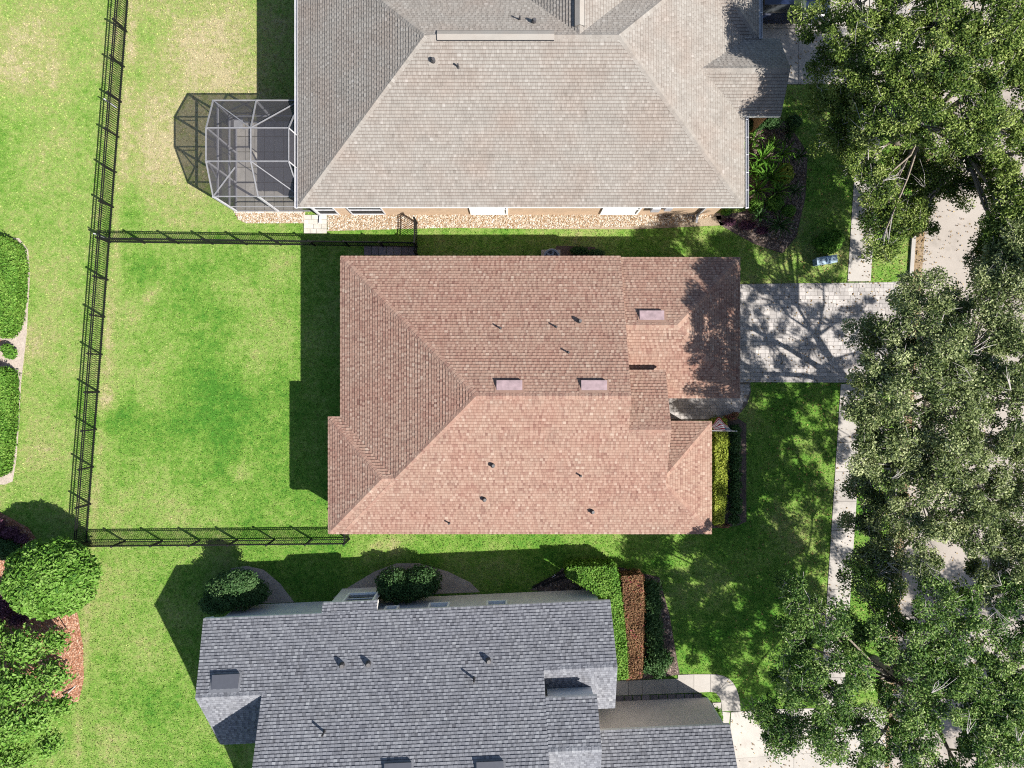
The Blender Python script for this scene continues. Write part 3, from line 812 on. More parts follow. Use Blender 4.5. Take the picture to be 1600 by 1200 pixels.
flat('road_shoulder', [(kx_(-200) + 240, -200), (kx_(1400) + 240, 1400), (kx_(1400) + 246, 1400), (kx_(-200) + 246, -200)], 0.12, 'concrete')

# sidewalk: one slab after another, joints open
def sx_(py): return 1335 - (py - 270) * 0.0646
def sidewalk(y0, y1):
    par = empty('sidewalk', G(sx_((y0 + y1) / 2) + 18, (y0 + y1) / 2), kind='structure')
    n = max(1, round((y1 - y0) / 45))
    for i in range(n):
        a, b = y0 + (y1 - y0) * i / n, y0 + (y1 - y0) * (i + 1) / n - 0.7
        q = MB(); q.prism([G2(sx_(a), a), G2(sx_(b), b), G2(sx_(b) + 36, b), G2(sx_(a) + 36, a)], -0.05, 0.03 + random.uniform(-0.004, 0.004), a=random.random())
        q.build('slab', M['concrete'], par)
    P = [G2(sx_(y0), y0), G2(sx_(y1), y1), G2(sx_(y1) + 36, y1), G2(sx_(y0) + 36, y0)]
    NOGRASS.append(P); m = MB(); m.prism(P, -0.06, 0.012); m.build('joint_sand', M['joint'], par)
sidewalk(-160, -42); sidewalk(132, 440); sidewalk(600, 1104); sidewalk(1262, 1380)

def in_poly(P, x, y):
    c = np.zeros(np.shape(x), bool); n = len(P)
    for i in range(n):
        (x0, y0), (x1, y1) = P[i], P[(i + 1) % n]
        with np.errstate(divide='ignore', invalid='ignore'):
            c ^= ((y0 > y) != (y1 > y)) & (x < (x1 - x0) * (y - y0) / (y1 - y0 + 1e-12) + x0)
    return c
def clip_poly(q, P):
    P = ccw(P)
    for i in range(len(P)):
        (x0, y0), (x1, y1) = P[i], P[(i + 1) % len(P)]
        q = clip(q, lambda p: (y0 - y1) * (p[0] - x0) + (x1 - x0) * (p[1] - y0))
        if len(q) < 3: return []
    return q

# paver driveway of the red-roofed house: pavers too small to pick apart, real geometry in one part
drive_px = [(1140, 444), (1420, 441), (1424, 425), (kx_(430) - 0, 425), (kx_(605), 610), (1408, 604), (1400, 597), (1150, 596)]
drive_main = [(1140, 444), (kx_(444), 441), (kx_(598), 598), (1140, 597)]
dw = empty('driveway', G(1290, 520), kind='structure')
P = [G2(*p) for p in drive_main]; NOGRASS.append(P)
m = MB(); m.prism(P, -0.05, 0.022); m.build('joint_sand', M['joint'], dw)
pv = MB(); W, H = 0.27, 0.20; row = 0
y = G2(0, 600)[1]
while y < G2(0, 440)[1]:
    x = G2(1138, 0)[0] - random.uniform(0, W)
    while x < G2(1432, 0)[0]:
        w = random.choice((0.16, 0.22, 0.27, 0.34))
        q = clip_poly([(x + .006, y + .006), (x + w - .006, y + .006), (x + w - .006, y + H - .006), (x + .006, y + H - .006)], P)
        if len(q) > 2: pv.prism(q, 0.0, 0.034 + random.uniform(-.004, .004), a=random.random())
        x += w
    y += H
pv.build('pavers', M['paver'], dw, kind='stuff')

# front walk of the red-roofed house, curved at the corner
walk = [(1030, 620), (1150, 620), (1156, 596), (1172, 596), (1173, 612), (1168, 630), (1158, 644), (1144, 652), (1125, 655), (1030, 660)]
wk = empty('front_walk', G(1100, 640), kind='structure')
P = [G2(*p) for p in walk]; NOGRASS.append(P)
m = MB(); m.prism(P, -0.05, 0.016); m.build('joint_sand', M['joint'], wk)
pv = MB(); y = min(p[1] for p in P)
hull_ok = lambda x, y: bool(in_poly(P, np.array([x]), np.array([y]))[0])
while y < max(p[1] for p in P):
    x = min(p[0] for p in P) - random.uniform(0, .2)
    while x < max(p[0] for p in P):
        w = random.choice((0.16, 0.22, 0.30))
        if all(hull_ok(a, b) for a in (x + .01, x + w - .01) for b in (y + .01, y + .17)):
            pv.prism([(x + .005, y + .005), (x + w - .005, y + .005), (x + w - .005, y + .175), (x + .005, y + .175)], 0.0, 0.03 + random.uniform(-.004, .004), a=random.random())
        x += w
    y += 0.18
pv.build('pavers', M['paver'], wk, kind='stuff')

def slabs(name, polys_px, mat='concrete', z=0.035, piece='slab', base=True, **kw):
    allp = [p for q in polys_px for p in q]
    c = (sum(p[0] for p in allp) / len(allp), sum(p[1] for p in allp) / len(allp))
    par = empty(name, G(*c), kind='structure')
    for q in polys_px:
        P = [G2(*p) for p in q]; NOGRASS.append(P)
        cx, cy = sum(p[0] for p in P) / len(P), sum(p[1] for p in P) / len(P)
        Pi = []
        for (x, y) in P:
            d = math.hypot(x - cx, y - cy); Pi.append((x + (cx - x) / d * 0.012, y + (cy - y) / d * 0.012))
        m = MB(); m.prism(Pi, -0.05, z + random.uniform(-.004, .004), a=random.random()); m.build(piece, M[mat], par)
        if base:
            m = MB(); m.prism(P, -0.06, 0.012); m.build('joint_sand', M['joint'], par)
    return par
# driveway of the tan-roofed house
slabs('driveway', [[(1130, -60), (1247, -60), (1247, 45), (1130, 45)], [(1247, -60), (1340, -60), (1340, 45), (1247, 45)], [(1340, -60), (1452, -60), (1448, 45), (1340, 45)],
                   [(1130, 45), (1247, 45), (1247, 132), (1130, 132)], [(1247, 45), (1340, 45), (1340, 132), (1247, 132)], [(1340, 45), (1446, 45), (1441, 132), (1340, 132)]])
# driveway and walk of the grey-roofed house
slabs('driveway', [[(1130, 1186), (1240, 1178), (1240, 1260), (1130, 1260)], [(1240, 1178), (1384, 1170), (1378, 1260), (1240, 1260)],
                   [(1142, 1112), (1205, 1108), (1205, 1181), (1138, 1186)], [(1205, 1108), (1240, 1107), (1240, 1178), (1205, 1181)], [(1240, 1107), (1386, 1104), (1384, 1170), (1240, 1178)]])
slabs('front_walk', [[(940, 1064), (982, 1063), (982, 1086), (940, 1087)], [(982, 1063), (1004, 1062), (1004, 1085), (982, 1086)], [(1004, 1062), (1059, 1060), (1059, 1083), (1004, 1085)],
                     [(1059, 1054), (1084, 1053), (1084, 1082), (1059, 1083)], [(1084, 1053), (1110, 1053), (1110, 1081), (1084, 1082)],
                     [(1110, 1053), (1120, 1053.3), (1130, 1055.5), (1139, 1060), (1119, 1083), (1115, 1081.5), (1110, 1081)], [(1139, 1060), (1145, 1066), (1150.5, 1075), (1154, 1085), (1156.5, 1098), (1157, 1111), (1128, 1111), (1127.5, 1100), (1125, 1091), (1119, 1083)]])
slabs('walk_landing', [[(1098, 1098), (1127, 1097), (1127, 1111), (1141, 1113), (1137, 1150), (1098, 1150)]])
slabs('paver_strip', [[(962 + i * 13.5, 1087 - i * 0.4), (974.5 + i * 13.5, 1086.6 - i * 0.4), (974.5 + i * 13.5, 1100 - i * 0.4), (962 + i * 13.5, 1100.4 - i * 0.4)] for i in range(10)], 'dark_paver', 0.045, 'paver', False)
# paving beside the tan-roofed house
pp = []
for r, row in enumerate(((475, 487, 500, 511), (475, 483, 496, 511), (475, 490, 503, 511), (475, 485, 495, 511))):
    pp += [[(row[i], 336 + r * 7.2), (row[i + 1], 336 + r * 7.2), (row[i + 1], 336 + (r + 1) * 7.2), (row[i], 336 + (r + 1) * 7.2)] for i in range(3)]
slabs('paver_landing', pp, 'pale_paver', 0.05, 'paver')
slabs('paver_path', [[(569 + i * 11.7, 385), (580.2 + i * 11.7, 385), (580.2 + i * 11.7, 399 + r * 12), (569 + i * 11.7, 399 + r * 12)] for i in range(7) for r in (0,)], 'dark_paver', 0.04, 'paver')
slabs('paver_landing', [[(369 + i * 15, 190 + j * 24), (383.4 + i * 15, 190 + j * 24), (383.4 + i * 15, 213.4 + j * 24), (369 + i * 15, 213.4 + j * 24)] for i in range(7) for j in range(6)], 'pale_paver', 0.05, 'paver')

# beds
flat('gravel_bed', [(512, 333), (700, 333), (900, 333), (1125, 333), (1130, 352), (1000, 358), (860, 358), (700, 356), (512, 361)], 0.02, 'gravel_bed')
flat('gravel_bed', [(366, 330), (476, 332), (476, 349), (385, 349), (372, 342)], 0.02, 'gravel_bed')
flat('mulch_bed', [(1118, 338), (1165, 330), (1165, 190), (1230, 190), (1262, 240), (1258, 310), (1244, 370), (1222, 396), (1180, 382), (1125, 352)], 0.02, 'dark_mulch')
flat('mulch_bed', [(-140, 770), (0, 800), (45, 825), (100, 905), (117, 945), (122, 962), (130, 1010), (131, 1062), (123, 1094), (108, 1101), (80, 1088), (40, 1140), (-140, 1220)], 0.02, 'mulch')
flat('sand_bed', [(-140, 372), (30, 372), (44, 390), (47, 430), (44, 480), (42, 520), (38, 555), (33, 600), (30, 660), (26, 715), (20, 752), (8, 757), (-140, 757)], 0.02, 'sand')
flat('sand_bed', [(330, 945), (362, 888), (386, 884), (412, 890), (438, 912), (460, 941)], 0.02, 'sand')
flat('sand_bed', [(520, 934), (545, 917), (585, 893), (620, 880), (655, 880), (700, 893), (735, 910), (750, 925)], 0.02, 'sand')
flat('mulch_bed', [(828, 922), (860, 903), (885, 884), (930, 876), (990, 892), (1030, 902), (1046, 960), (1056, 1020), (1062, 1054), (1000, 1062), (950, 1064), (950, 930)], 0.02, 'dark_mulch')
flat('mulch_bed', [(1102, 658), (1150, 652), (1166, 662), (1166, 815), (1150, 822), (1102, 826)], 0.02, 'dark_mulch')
flat('mulch_bed', [(870, 384), (930, 386), (930, 402), (860, 402)], 0.02, 'dark_mulch')

HOUSES = [rect(-8.5, 10.7, -6.9, 5.8), rect(-9.8, 10.6, 8.8, 25), [L(0.5, 0.4), L(24.5, 0.4), L(24.5, 14), L(0.5, 14)]]
NOGRASS += HOUSES[:2] + [[L(0.5, 0.4), L(19, 0.4), L(19, 6.2), L(24.6, 6.2), L(24.6, 14), L(0.5, 14)]]

def scatter(poly_px, n):
    P = [G2(*p) for p in poly_px]
    lo = np.min(P, 0); hi = np.max(P, 0)
    q = RNG.uniform(lo, hi, (n, 2)); return q[in_poly(P, q[:, 0], q[:, 1])]
def chips(name, poly_px, n, size, mat, flatness=0.5, z=0.02, label=None):
    """loose stones or bark chips: squashed octahedra"""
    q = scatter(poly_px, n); n = len(q)
    s = RNG.uniform(0.5, 1.25, (n, 1)) * size
    ang = RNG.uniform(0, 6.28, n); asp = RNG.uniform(0.5, 1.0, n)
    ex = np.stack([np.cos(ang), np.sin(ang)], 1) * s; ey = np.stack([-np.sin(ang), np.cos(ang)], 1) * s * asp[:, None]
    z0 = np.full((n, 1), z); c = np.hstack([q, z0 + s * flatness * 0.3])
    pad = lambda v, zz=0: np.hstack([v, np.full((n, 1), zz)])
    top = c.copy(); top[:, 2] += (s * flatness)[:, 0]
    V = np.stack([c + pad(ex), c + pad(ey), c - pad(ex), c - pad(ey), top], 1).reshape(-1, 3)
    b = np.arange(n)[:, None] * 5
    F = np.concatenate([b + np.array([[k, (k + 1) % 4, 4]]) for k in range(4)], 1).reshape(-1)
    me = mesh_np(name, V, F, np.arange(n * 4) * 3, [mat], None, {'rnd': np.repeat(RNG.uniform(0, 1, n), 4)})
    return props(link(name, me), kind='stuff')
chips('gravel', [(512, 335), (900, 335), (1122, 335), (1060, 351), (860, 357), (700, 355), (512, 360)], 9000, 0.055, M['stone'])
chips('gravel', [(366, 330), (476, 332), (476, 348), (385, 348), (372, 342)], 2200, 0.055, M['stone'])
chips('mulch', [(-10, 800), (45, 825), (117, 945), (130, 1010), (131, 1062), (123, 1094), (108, 1101), (80, 1088), (-10, 1150)], 16000, 0.06, M['chip'], 0.35)

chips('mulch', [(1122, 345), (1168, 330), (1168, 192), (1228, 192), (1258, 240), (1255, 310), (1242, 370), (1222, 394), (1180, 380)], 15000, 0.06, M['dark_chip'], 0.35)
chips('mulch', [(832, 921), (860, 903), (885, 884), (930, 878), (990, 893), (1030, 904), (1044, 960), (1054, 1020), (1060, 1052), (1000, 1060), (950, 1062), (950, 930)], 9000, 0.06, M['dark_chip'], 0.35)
# fallen leaves under the oaks
k = N('leaf_litter')
c = k.ramp(k.attr('rnd'), [(0.0, (0.06, 0.035, 0.015)), (0.5, (0.15, 0.09, 0.035)), (1.0, (0.24, 0.18, 0.07))]); M['litter'] = k.done(k.bsdf(c, 0.8, 0.2))
n = 5200
q = np.stack([RNG.normal(18.5, 4.2, n), RNG.uniform(-20, 20, n)], 1)
on_kerb = np.abs(800 + q[:, 0] * 30 - kx_(600 - q[:, 1] * 30) - 12) < 10
q = np.concatenate([q, np.stack([np.array([G2(kx_(y) + RNG.uniform(2, 20), y)[0] for y in np.linspace(-20, 1220, 1500)]), np.array([G2(0, y)[1] for y in np.linspace(-20, 1220, 1500)]) + RNG.normal(0, .2, 1500)], 1)])
q = q[q[:, 0] > 11.2]; n = len(q)
ang = RNG.uniform(0, 6.28, n); l = RNG.uniform(0.03, 0.06, n); w = l * 0.55
ex = np.stack([np.cos(ang) * l, np.sin(ang) * l, RNG.normal(0, .012, n)], 1); ey = np.stack([-np.sin(ang) * w, np.cos(ang) * w, RNG.normal(0, .012, n)], 1)
c0 = np.column_stack([q, np.full(n, 0.062)])
V = np.stack([c0 + ex, c0 + ey, c0 - ex, c0 - ey], 1).reshape(-1, 3)
props(link('fallen_leaves', mesh_np('fallen_leaves', V, np.arange(4 * n), np.arange(n) * 4, [M['litter']], None, {'rnd': RNG.uniform(0, 1, n)})), kind='stuff')

# grass blades over the lawn in view
n = 420000
q = np.stack([RNG.uniform(-27.5, 24, n), RNG.uniform(-20.8, 20.8, n)], 1)
keep = np.ones(n, bool)
for P in NOGRASS: keep &= ~in_poly(P, q[:, 0], q[:, 1])
q = q[keep]; n = len(q)
ang = RNG.uniform(0, 6.28, n); hgt = RNG.uniform(0.025, 0.075, n); wd = RNG.uniform(0.012, 0.032, n); lean = RNG.uniform(0.0, 0.06, n); la = RNG.uniform(0, 6.28, n)
a = np.stack([q[:, 0] + np.cos(ang) * wd, q[:, 1] + np.sin(ang) * wd, np.zeros(n)], 1)
b = np.stack([q[:, 0] - np.cos(ang) * wd, q[:, 1] - np.sin(ang) * wd, np.zeros(n)], 1)
t = np.stack([q[:, 0] + np.cos(la) * lean, q[:, 1] + np.sin(la) * lean, hgt], 1)
V = np.stack([a, b, t], 1).reshape(-1, 3)
me = mesh_np('grass', V, np.arange(3 * n), np.arange(n) * 3, [M['blades']], None, {'rnd': RNG.uniform(0, 1, n), 'dry': dryness(q[:, 0], q[:, 1])})
props(link('grass', me), kind='stuff')
# ------------------------------------------------------------------ black picket fences
def box_mesh(name, d, mat):
    m = MB(); m.box((0, 0, d[2] / 2), d); return m.mesh(name, mat)
PICKET = box_mesh('picket', (0.021, 0.021, 1.16), M['black_metal'])
POST = box_mesh('post', (0.078, 0.078, 1.26), M['black_metal'])
pc = MB(); pc.box((0, 0, 1.275), (0.092, 0.092, 0.03), bevel=0.012); CAP = pc.mesh('post_cap', M['black_metal'])
def fence(A, B, label, panel=1.85, start=True, end=True, gap=0.112, cat='fence', name='picket_fence'):
    A, B = Vector((A[0], A[1], 0)), Vector((B[0], B[1], 0)); D = (B - A); Ln = D.length; d = D.normalized()
    f = empty(name, A, label, cat, 'black metal picket fences')
    n = max(1, round(Ln / panel)); st = Ln / n
    ang = math.atan2(d.y, d.x)
    for i in range(n + 1):
        if (i == 0 and not start) or (i == n and not end): continue
        p = link('post', POST, f, A + d * (st * i)); p.rotation_euler = (0, 0, ang)
        c = link('post_cap', CAP, p, A + d * (st * i))
    for z in (1.16, 1.00, 0.14):
        r = MB(); r.bar(A + Vector((0, 0, z)), B + Vector((0, 0, z)), 0.040, 0.040); r.build('rail', M['black_metal'], f)
    k = int(Ln / gap)
    for i in range(1, k):
        link('picket', PICKET, f, A + d * (i * Ln / k) + Vector((0, 0, 0.04))).rotation_euler = (0, 0, ang)
    return f
c1 = G2(fence_x(376), 379); c2 = G2(fence_x(846), 846); top0 = G2(fence_x(-60), -60)
f_up = fence(top0, c1, 'long black picket fence beside the dry lawn left of the screen enclosure', end=False)
fence(c1, c2, 'black picket fence along the left side of the fenced green back yard', end=False)
fence(c1, G2(652, 386), 'black picket fence along the top of the back yard below the screen enclosure', start=True)
fence(G2(652, 386), G2(652, 349), 'short black picket gate beside the peach wall and gravel strip', panel=1.2, start=False, cat='gate', name='picket_gate', gap=0.1)
fence(G2(652, 399), G2(652, 386), 'stub of black picket fence ending at the north wall of the red-roofed house', panel=1.2, end=False)
fence(c2, G2(546, 842), 'black picket fence along the bottom of the back yard, ending under the red roof', start=True)
fence(G2(546, 842), G2(546, 815), 'short black picket gate under the bottom left corner of the red roof', panel=1.0, start=False, cat='gate', name='picket_gate', gap=0.1)

PALE_POST = box_mesh('post', (0.05, 0.05, 1.1), M['grey_metal'])
for py_ in (168, 372): link('post', PALE_POST, f_up, G(fence_x(py_) - 7, py_)); 
# ------------------------------------------------------------------ screen enclosure: straight walls, roof raised over the two middle frames
hl_, hm_ = 2.9, 3.66
xw = (333 - 800) / FPX * (CAM_H - hl_); xe = tW - 0.02
yn, ys = (600 - 157) / FPX * (CAM_H - hl_), (600 - 307) / FPX * (CAM_H - hl_)
y1, y2 = (600 - 200) / FPX * (CAM_H - hm_), (600 - 252) / FPX * (CAM_H - hm_)
xc = (391 - 800) / FPX * (CAM_H - hm_)
sc = empty('screen_enclosure', ((xw + xe) / 2, (yn + ys) / 2, 0), 'white framed screen enclosure with dark mesh on the back of the tan-roofed house', 'patio enclosure')
def beam(p, q, w=0.052, name='beam', mat='cage_frame'):
    m = MB(); m.bar(p, q, w, w * 1.3); return m.build(name, M[mat], sc)
NW, SW, NE, SE = Vector((xw, yn, hl_)), Vector((xw, ys, hl_)), Vector((xe, yn, hl_)), Vector((xe, ys, hl_))
W1, W2 = Vector((xw, y1, hm_)), Vector((xw, y2, hm_))
xk = xe - 0.32
E1, E2 = Vector((xk, y1, hm_)), Vector((xk, y2, hm_)); E1b, E2b = Vector((xe, y1 - .25, 3.3)), Vector((xe, y2 - .25, 3.3))
CN, C1, C2, CS = Vector((xc, yn, hl_)), Vector((xc + .03, y1, hm_)), Vector((xc + .03, y2, hm_)), Vector((xc + .1, ys, hl_))
for a, b in ((NW, NE), (NW, W1), (W1, W2), (W2, SW), (SW, SE), (W1, E1), (W2, E2), (E1, E1b), (E2, E2b), (E1, E2), (NE, E1), (SE, E2)): beam(a, b)
for a, b in ((CN, C1), (C1, C2), (C2, CS)): beam(a, b, 0.055)
for a, b in ((NW, C1), (NE, C1), (C2, SE), (SW, W2.lerp(C2, 0.62) + Vector((0, -.25, -.12)))): beam(a, b, 0.045, 'brace')
bs = lambda p, z=0.06: Vector((p.x, p.y, z))
for p in (NW, W1, W2, SW, SE, CS, CN): beam(p, bs(p), 0.08, 'post', 'grey_metal')
for z in (0.12, 1.0, 2.38): beam((xw, yn, z), (xw, ys, z), 0.075, 'rail', 'grey_metal')
for z in (0.12, 1.0):
    beam((xw, yn, z), (xe, yn, z), 0.045, 'rail', 'grey_metal'); beam((xw, ys, z), (xe, ys, z), 0.045, 'rail')
for p, dy in ((W1, .5), (W2, .5), (W2, -.5)): beam(bs(p, 3.3), Vector((xw + .0, p.y + dy, 2.38)), 0.04, 'brace', 'grey_metal')
def scr(pts):
    m = MB(); m.face([Vector(p) + Vector((0, 0, -0.03)) for p in pts]); return m.build('screen_panel', M['screen'], sc)
for q in ((NW, W1, C1, CN), (CN, C1, E1, NE), (W1, W2, C2, C1), (C1, C2, E2, E1), (W2, SW, CS, C2), (C2, CS, SE, E2), (E1, E2, E2b, E1b)): scr(q)
for (a, b) in ((NW, W1), (W1, W2), (W2, SW)):
    d = Vector((0.02, 0, 0))
    for z0, z1 in ((0.1, 1.0), (1.0, 2.38)): scr([bs(a, z0) + d, bs(b, z0) + d, bs(b, z1) + d, bs(a, z1) + d])
    scr([bs(a, 2.38) + d, bs(b, 2.38) + d, b + d, a + d])
for (a, b, c, dy) in ((NW, CN, NE, -.02), (SW, CS, SE, .02)):
    d = Vector((0, dy, 0))
    for p, q in ((a, b), (b, c)):
        scr([bs(p, .1) + d, bs(q, .1) + d, bs(q, 1.0) + d, bs(p, 1.0) + d]); scr([bs(p, 1.0) + d, bs(q, 1.0) + d, q + d, p + d])
# patio chair inside
ch = empty('patio_chair', G(377, 197), 'small white patio chair standing inside the screen enclosure', 'chair')
bx, by, _ = G(377, 197)
m = MB(); m.box((bx, by, 0.45), (0.5, 0.5, 0.05)); m.build('seat', M['white_metal'], ch)
m = MB(); m.box((bx - 0.24, by, 0.72), (0.04, 0.5, 0.5)); m.build('backrest', M['white_metal'], ch)
for dx in (-.21, .21):
    for dy in (-.21, .21):
        m = MB(); m.box((bx + dx, by + dy, 0.24), (0.04, 0.04, 0.38)); m.build('leg', M['white_metal'], ch)

# ------------------------------------------------------------------ foliage helpers
def unit(n, flat=1.0):
    v = RNG.normal(size=(n, 3)); v /= np.linalg.norm(v, axis=1)[:, None]; v[:, 2] *= flat
    return v
def leaf_arrays(P, Nn, L, W, rnd):
    """rhombus leaves, a little folded"""
    n = len(P)
    Nn = Nn / (np.linalg.norm(Nn, axis=1)[:, None] + 1e-9)
    r = RNG.normal(size=(n, 3)); u = np.cross(Nn, r); u /= np.linalg.norm(u, axis=1)[:, None] + 1e-9
    v = np.cross(Nn, u)
    L = np.broadcast_to(np.asarray(L, float).reshape(-1, 1), (n, 1)); W = np.broadcast_to(np.asarray(W, float).reshape(-1, 1), (n, 1))
    V = np.stack([P - u * L / 2, P + v * W / 2 + Nn * W * 0.15, P + u * L / 2, P - v * W / 2 + Nn * W * 0.15], 1).reshape(-1, 3)
    return V, rnd
def leaf_mesh(name, Vs, rnds, mat, base):
    V = np.concatenate(Vs) - np.array(base); r = np.clip(np.concatenate(rnds), 0, 1)
    n = len(r)
    return mesh_np(name, V, np.arange(4 * n), np.arange(n) * 4, [mat], None, {'rnd': r})
def blob_leaves(ells, n, L, W, tone=(0.5, 0.2), shell=0.8, clump=0.25, up=0.4):
    """leaves through the outer part of a set of ellipsoids"""
    w = np.array([e[3] * e[4] for e in ells]); w = w / w.sum(); Vs, Rs = [], []
    for e, k in zip(ells, (w * n).astype(int)):
        d = unit(k); d[:, 2] = np.where(d[:, 2] < -0.35, -d[:, 2], d[:, 2])
        rr = RNG.uniform(shell, 1.06, (k, 1))
        bump = 1 + clump * 0.4 * np.sin(d[:, :1] * 9 + e[0]) * np.sin(d[:, 1:2] * 8 + e[1]) * 1.0 + clump * 0.3 * RNG.normal(size=(k, 1)) * 0.4
        P = np.array(e[:3]) + d * rr * bump * np.array(e[3:6])
        P[:, 2] = np.maximum(P[:, 2], 0.04)
        nn = d * 0.6 + np.array([0, 0, up]) + RNG.normal(size=(k, 3)) * 0.55
        V, r = leaf_arrays(P, nn, RNG.uniform(0.7, 1.25, k) * L, RNG.uniform(0.7, 1.25, k) * W,
                           RNG.normal(tone[0], tone[1], k) + 0.16 * np.sin(P[:, 0] * 3.1) * np.sin(P[:, 1] * 2.7 + 1))
        Vs.append(V); Rs.append(r)
    return Vs, Rs
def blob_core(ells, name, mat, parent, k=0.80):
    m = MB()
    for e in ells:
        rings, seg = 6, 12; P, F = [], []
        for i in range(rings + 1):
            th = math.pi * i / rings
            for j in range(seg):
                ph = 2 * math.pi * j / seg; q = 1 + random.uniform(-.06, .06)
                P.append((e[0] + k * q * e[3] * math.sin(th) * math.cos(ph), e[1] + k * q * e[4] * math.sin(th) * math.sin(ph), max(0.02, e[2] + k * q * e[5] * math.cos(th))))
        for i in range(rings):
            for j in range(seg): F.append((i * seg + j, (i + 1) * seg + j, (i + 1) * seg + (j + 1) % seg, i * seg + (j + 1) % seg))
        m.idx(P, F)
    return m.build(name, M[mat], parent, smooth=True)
def bush(name, label, cat, ells, n, L, W, leaf, core='foliage_core', group=None, tone=(0.5, 0.2), shell=0.82, stems=3, clump=0.25, core_k=0.80):
    cx, cy = np.mean([e[0] for e in ells]), np.mean([e[1] for e in ells])
    b = empty(name, (cx, cy, 0), label, cat, group)
    Vs, Rs = blob_leaves(ells, n, L, W, tone, shell, clump)
    link('foliage', leaf_mesh('foliage', Vs, Rs, M[leaf], (cx, cy, 0)), b)
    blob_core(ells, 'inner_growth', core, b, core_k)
    for i in range(stems):
        e = ells[int(i * len(ells) / stems)]
        m = MB(); m.tube([(e[0], e[1], 0), (e[0] + random.uniform(-.1, .1), e[1] + random.uniform(-.1, .1), e[2])], [0.035, 0.02], 5); m.build('stem', M['bark'], b)
    return b
def EL(px, py, h, rx, ry, rz): p = G(px, py, h); return (p[0], p[1], h, rx, ry, rz)
def row_ells(x0, y0, x1, y1, h, r, rz, step=0.5):
    a, b = Vector(G(x0, y0, h)), Vector(G(x1, y1, h)); n = max(2, int((b - a).length / step)); out = []
    for i in range(n + 1):
        p = a + (b - a) * i / n
        out.append((p.x + random.uniform(-.05, .05), p.y + random.uniform(-.05, .05), h, r * random.uniform(.9, 1.1), r * random.uniform(.9, 1.1), rz))
    return out
def hedge_leaves(poly_px, h, n, L, W, tone, var=0.10, mat='red_leaf'):
    """clipped hedge: flat top and upright sides over a polygon"""
    P = [G2(x, y, h) for x, y in poly_px]; lo, hi = np.min(P, 0), np.max(P, 0)
    q = RNG.uniform(lo, hi, (n * 2, 2)); q = q[in_poly(P, q[:, 0], q[:, 1])][:n]; k = len(q)
    z = h + RNG.normal(0, var * 0.5, k) + 0.06 * np.sin(q[:, 0] * 5) * np.sin(q[:, 1] * 4)
    T = np.column_stack([q, z]); nt = np.array([0, 0, 1.0]) + RNG.normal(size=(k, 3)) * 0.55
    S_, ns = [], []
    per = sum((Vector(P[i]) - Vector(P[(i + 1) % len(P)])).length for i in range(len(P)))
    for i in range(len(P)):
        a, b = np.array(P[i]), np.array(P[(i + 1) % len(P)]); d = b - a; ln = np.linalg.norm(d); c = int(k * 0.8 * ln / per)
        t = RNG.uniform(0, 1, (c, 1)); o = np.array([d[1], -d[0]]) / ln
        xy = a + d * t + o * RNG.normal(0, var * 0.6, (c, 1))
        S_.append(np.column_stack([xy, RNG.uniform(0.1, h, c)])); ns.append(np.column_stack([np.tile(o, (c, 1)), np.full(c, 0.3)]) + RNG.normal(size=(c, 3)) * 0.5)
    A = np.concatenate([T] + S_); NN = np.concatenate([nt] + ns); m = len(A)
    return leaf_arrays(A, NN, RNG.uniform(.7, 1.25, m) * L, RNG.uniform(.7, 1.25, m) * W, RNG.normal(tone[0], tone[1], m) + 0.14 * np.sin(A[:, 0] * 4 + A[:, 1] * 2.3))
def hedge(name, label, polys, h, n, L, W, leaf, tone=(0.5, 0.22), core='foliage_core', cat='hedge'):
    allp = [p for q in polys for p in q]
    c = G(sum(p[0] for p in allp) / len(allp), sum(p[1] for p in allp) / len(allp))
    b = empty(name, c, label, cat); Vs, Rs = [], []
    m = MB()
    for q in polys:
        V, r = hedge_leaves(q, h, int(n / len(polys)), L, W, tone); Vs.append(V); Rs.append(r)
        cx, cy = sum(p[0] for p in q) / len(q), sum(p[1] for p in q) / len(q)
        m.prism([G2(cx + (x - cx) * 0.93, cy + (y - cy) * 0.97, h) for x, y in q], 0.0, h - 0.10)
    link('foliage', leaf_mesh('foliage', Vs, Rs, M[leaf], c), b)
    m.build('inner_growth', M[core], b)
    return b

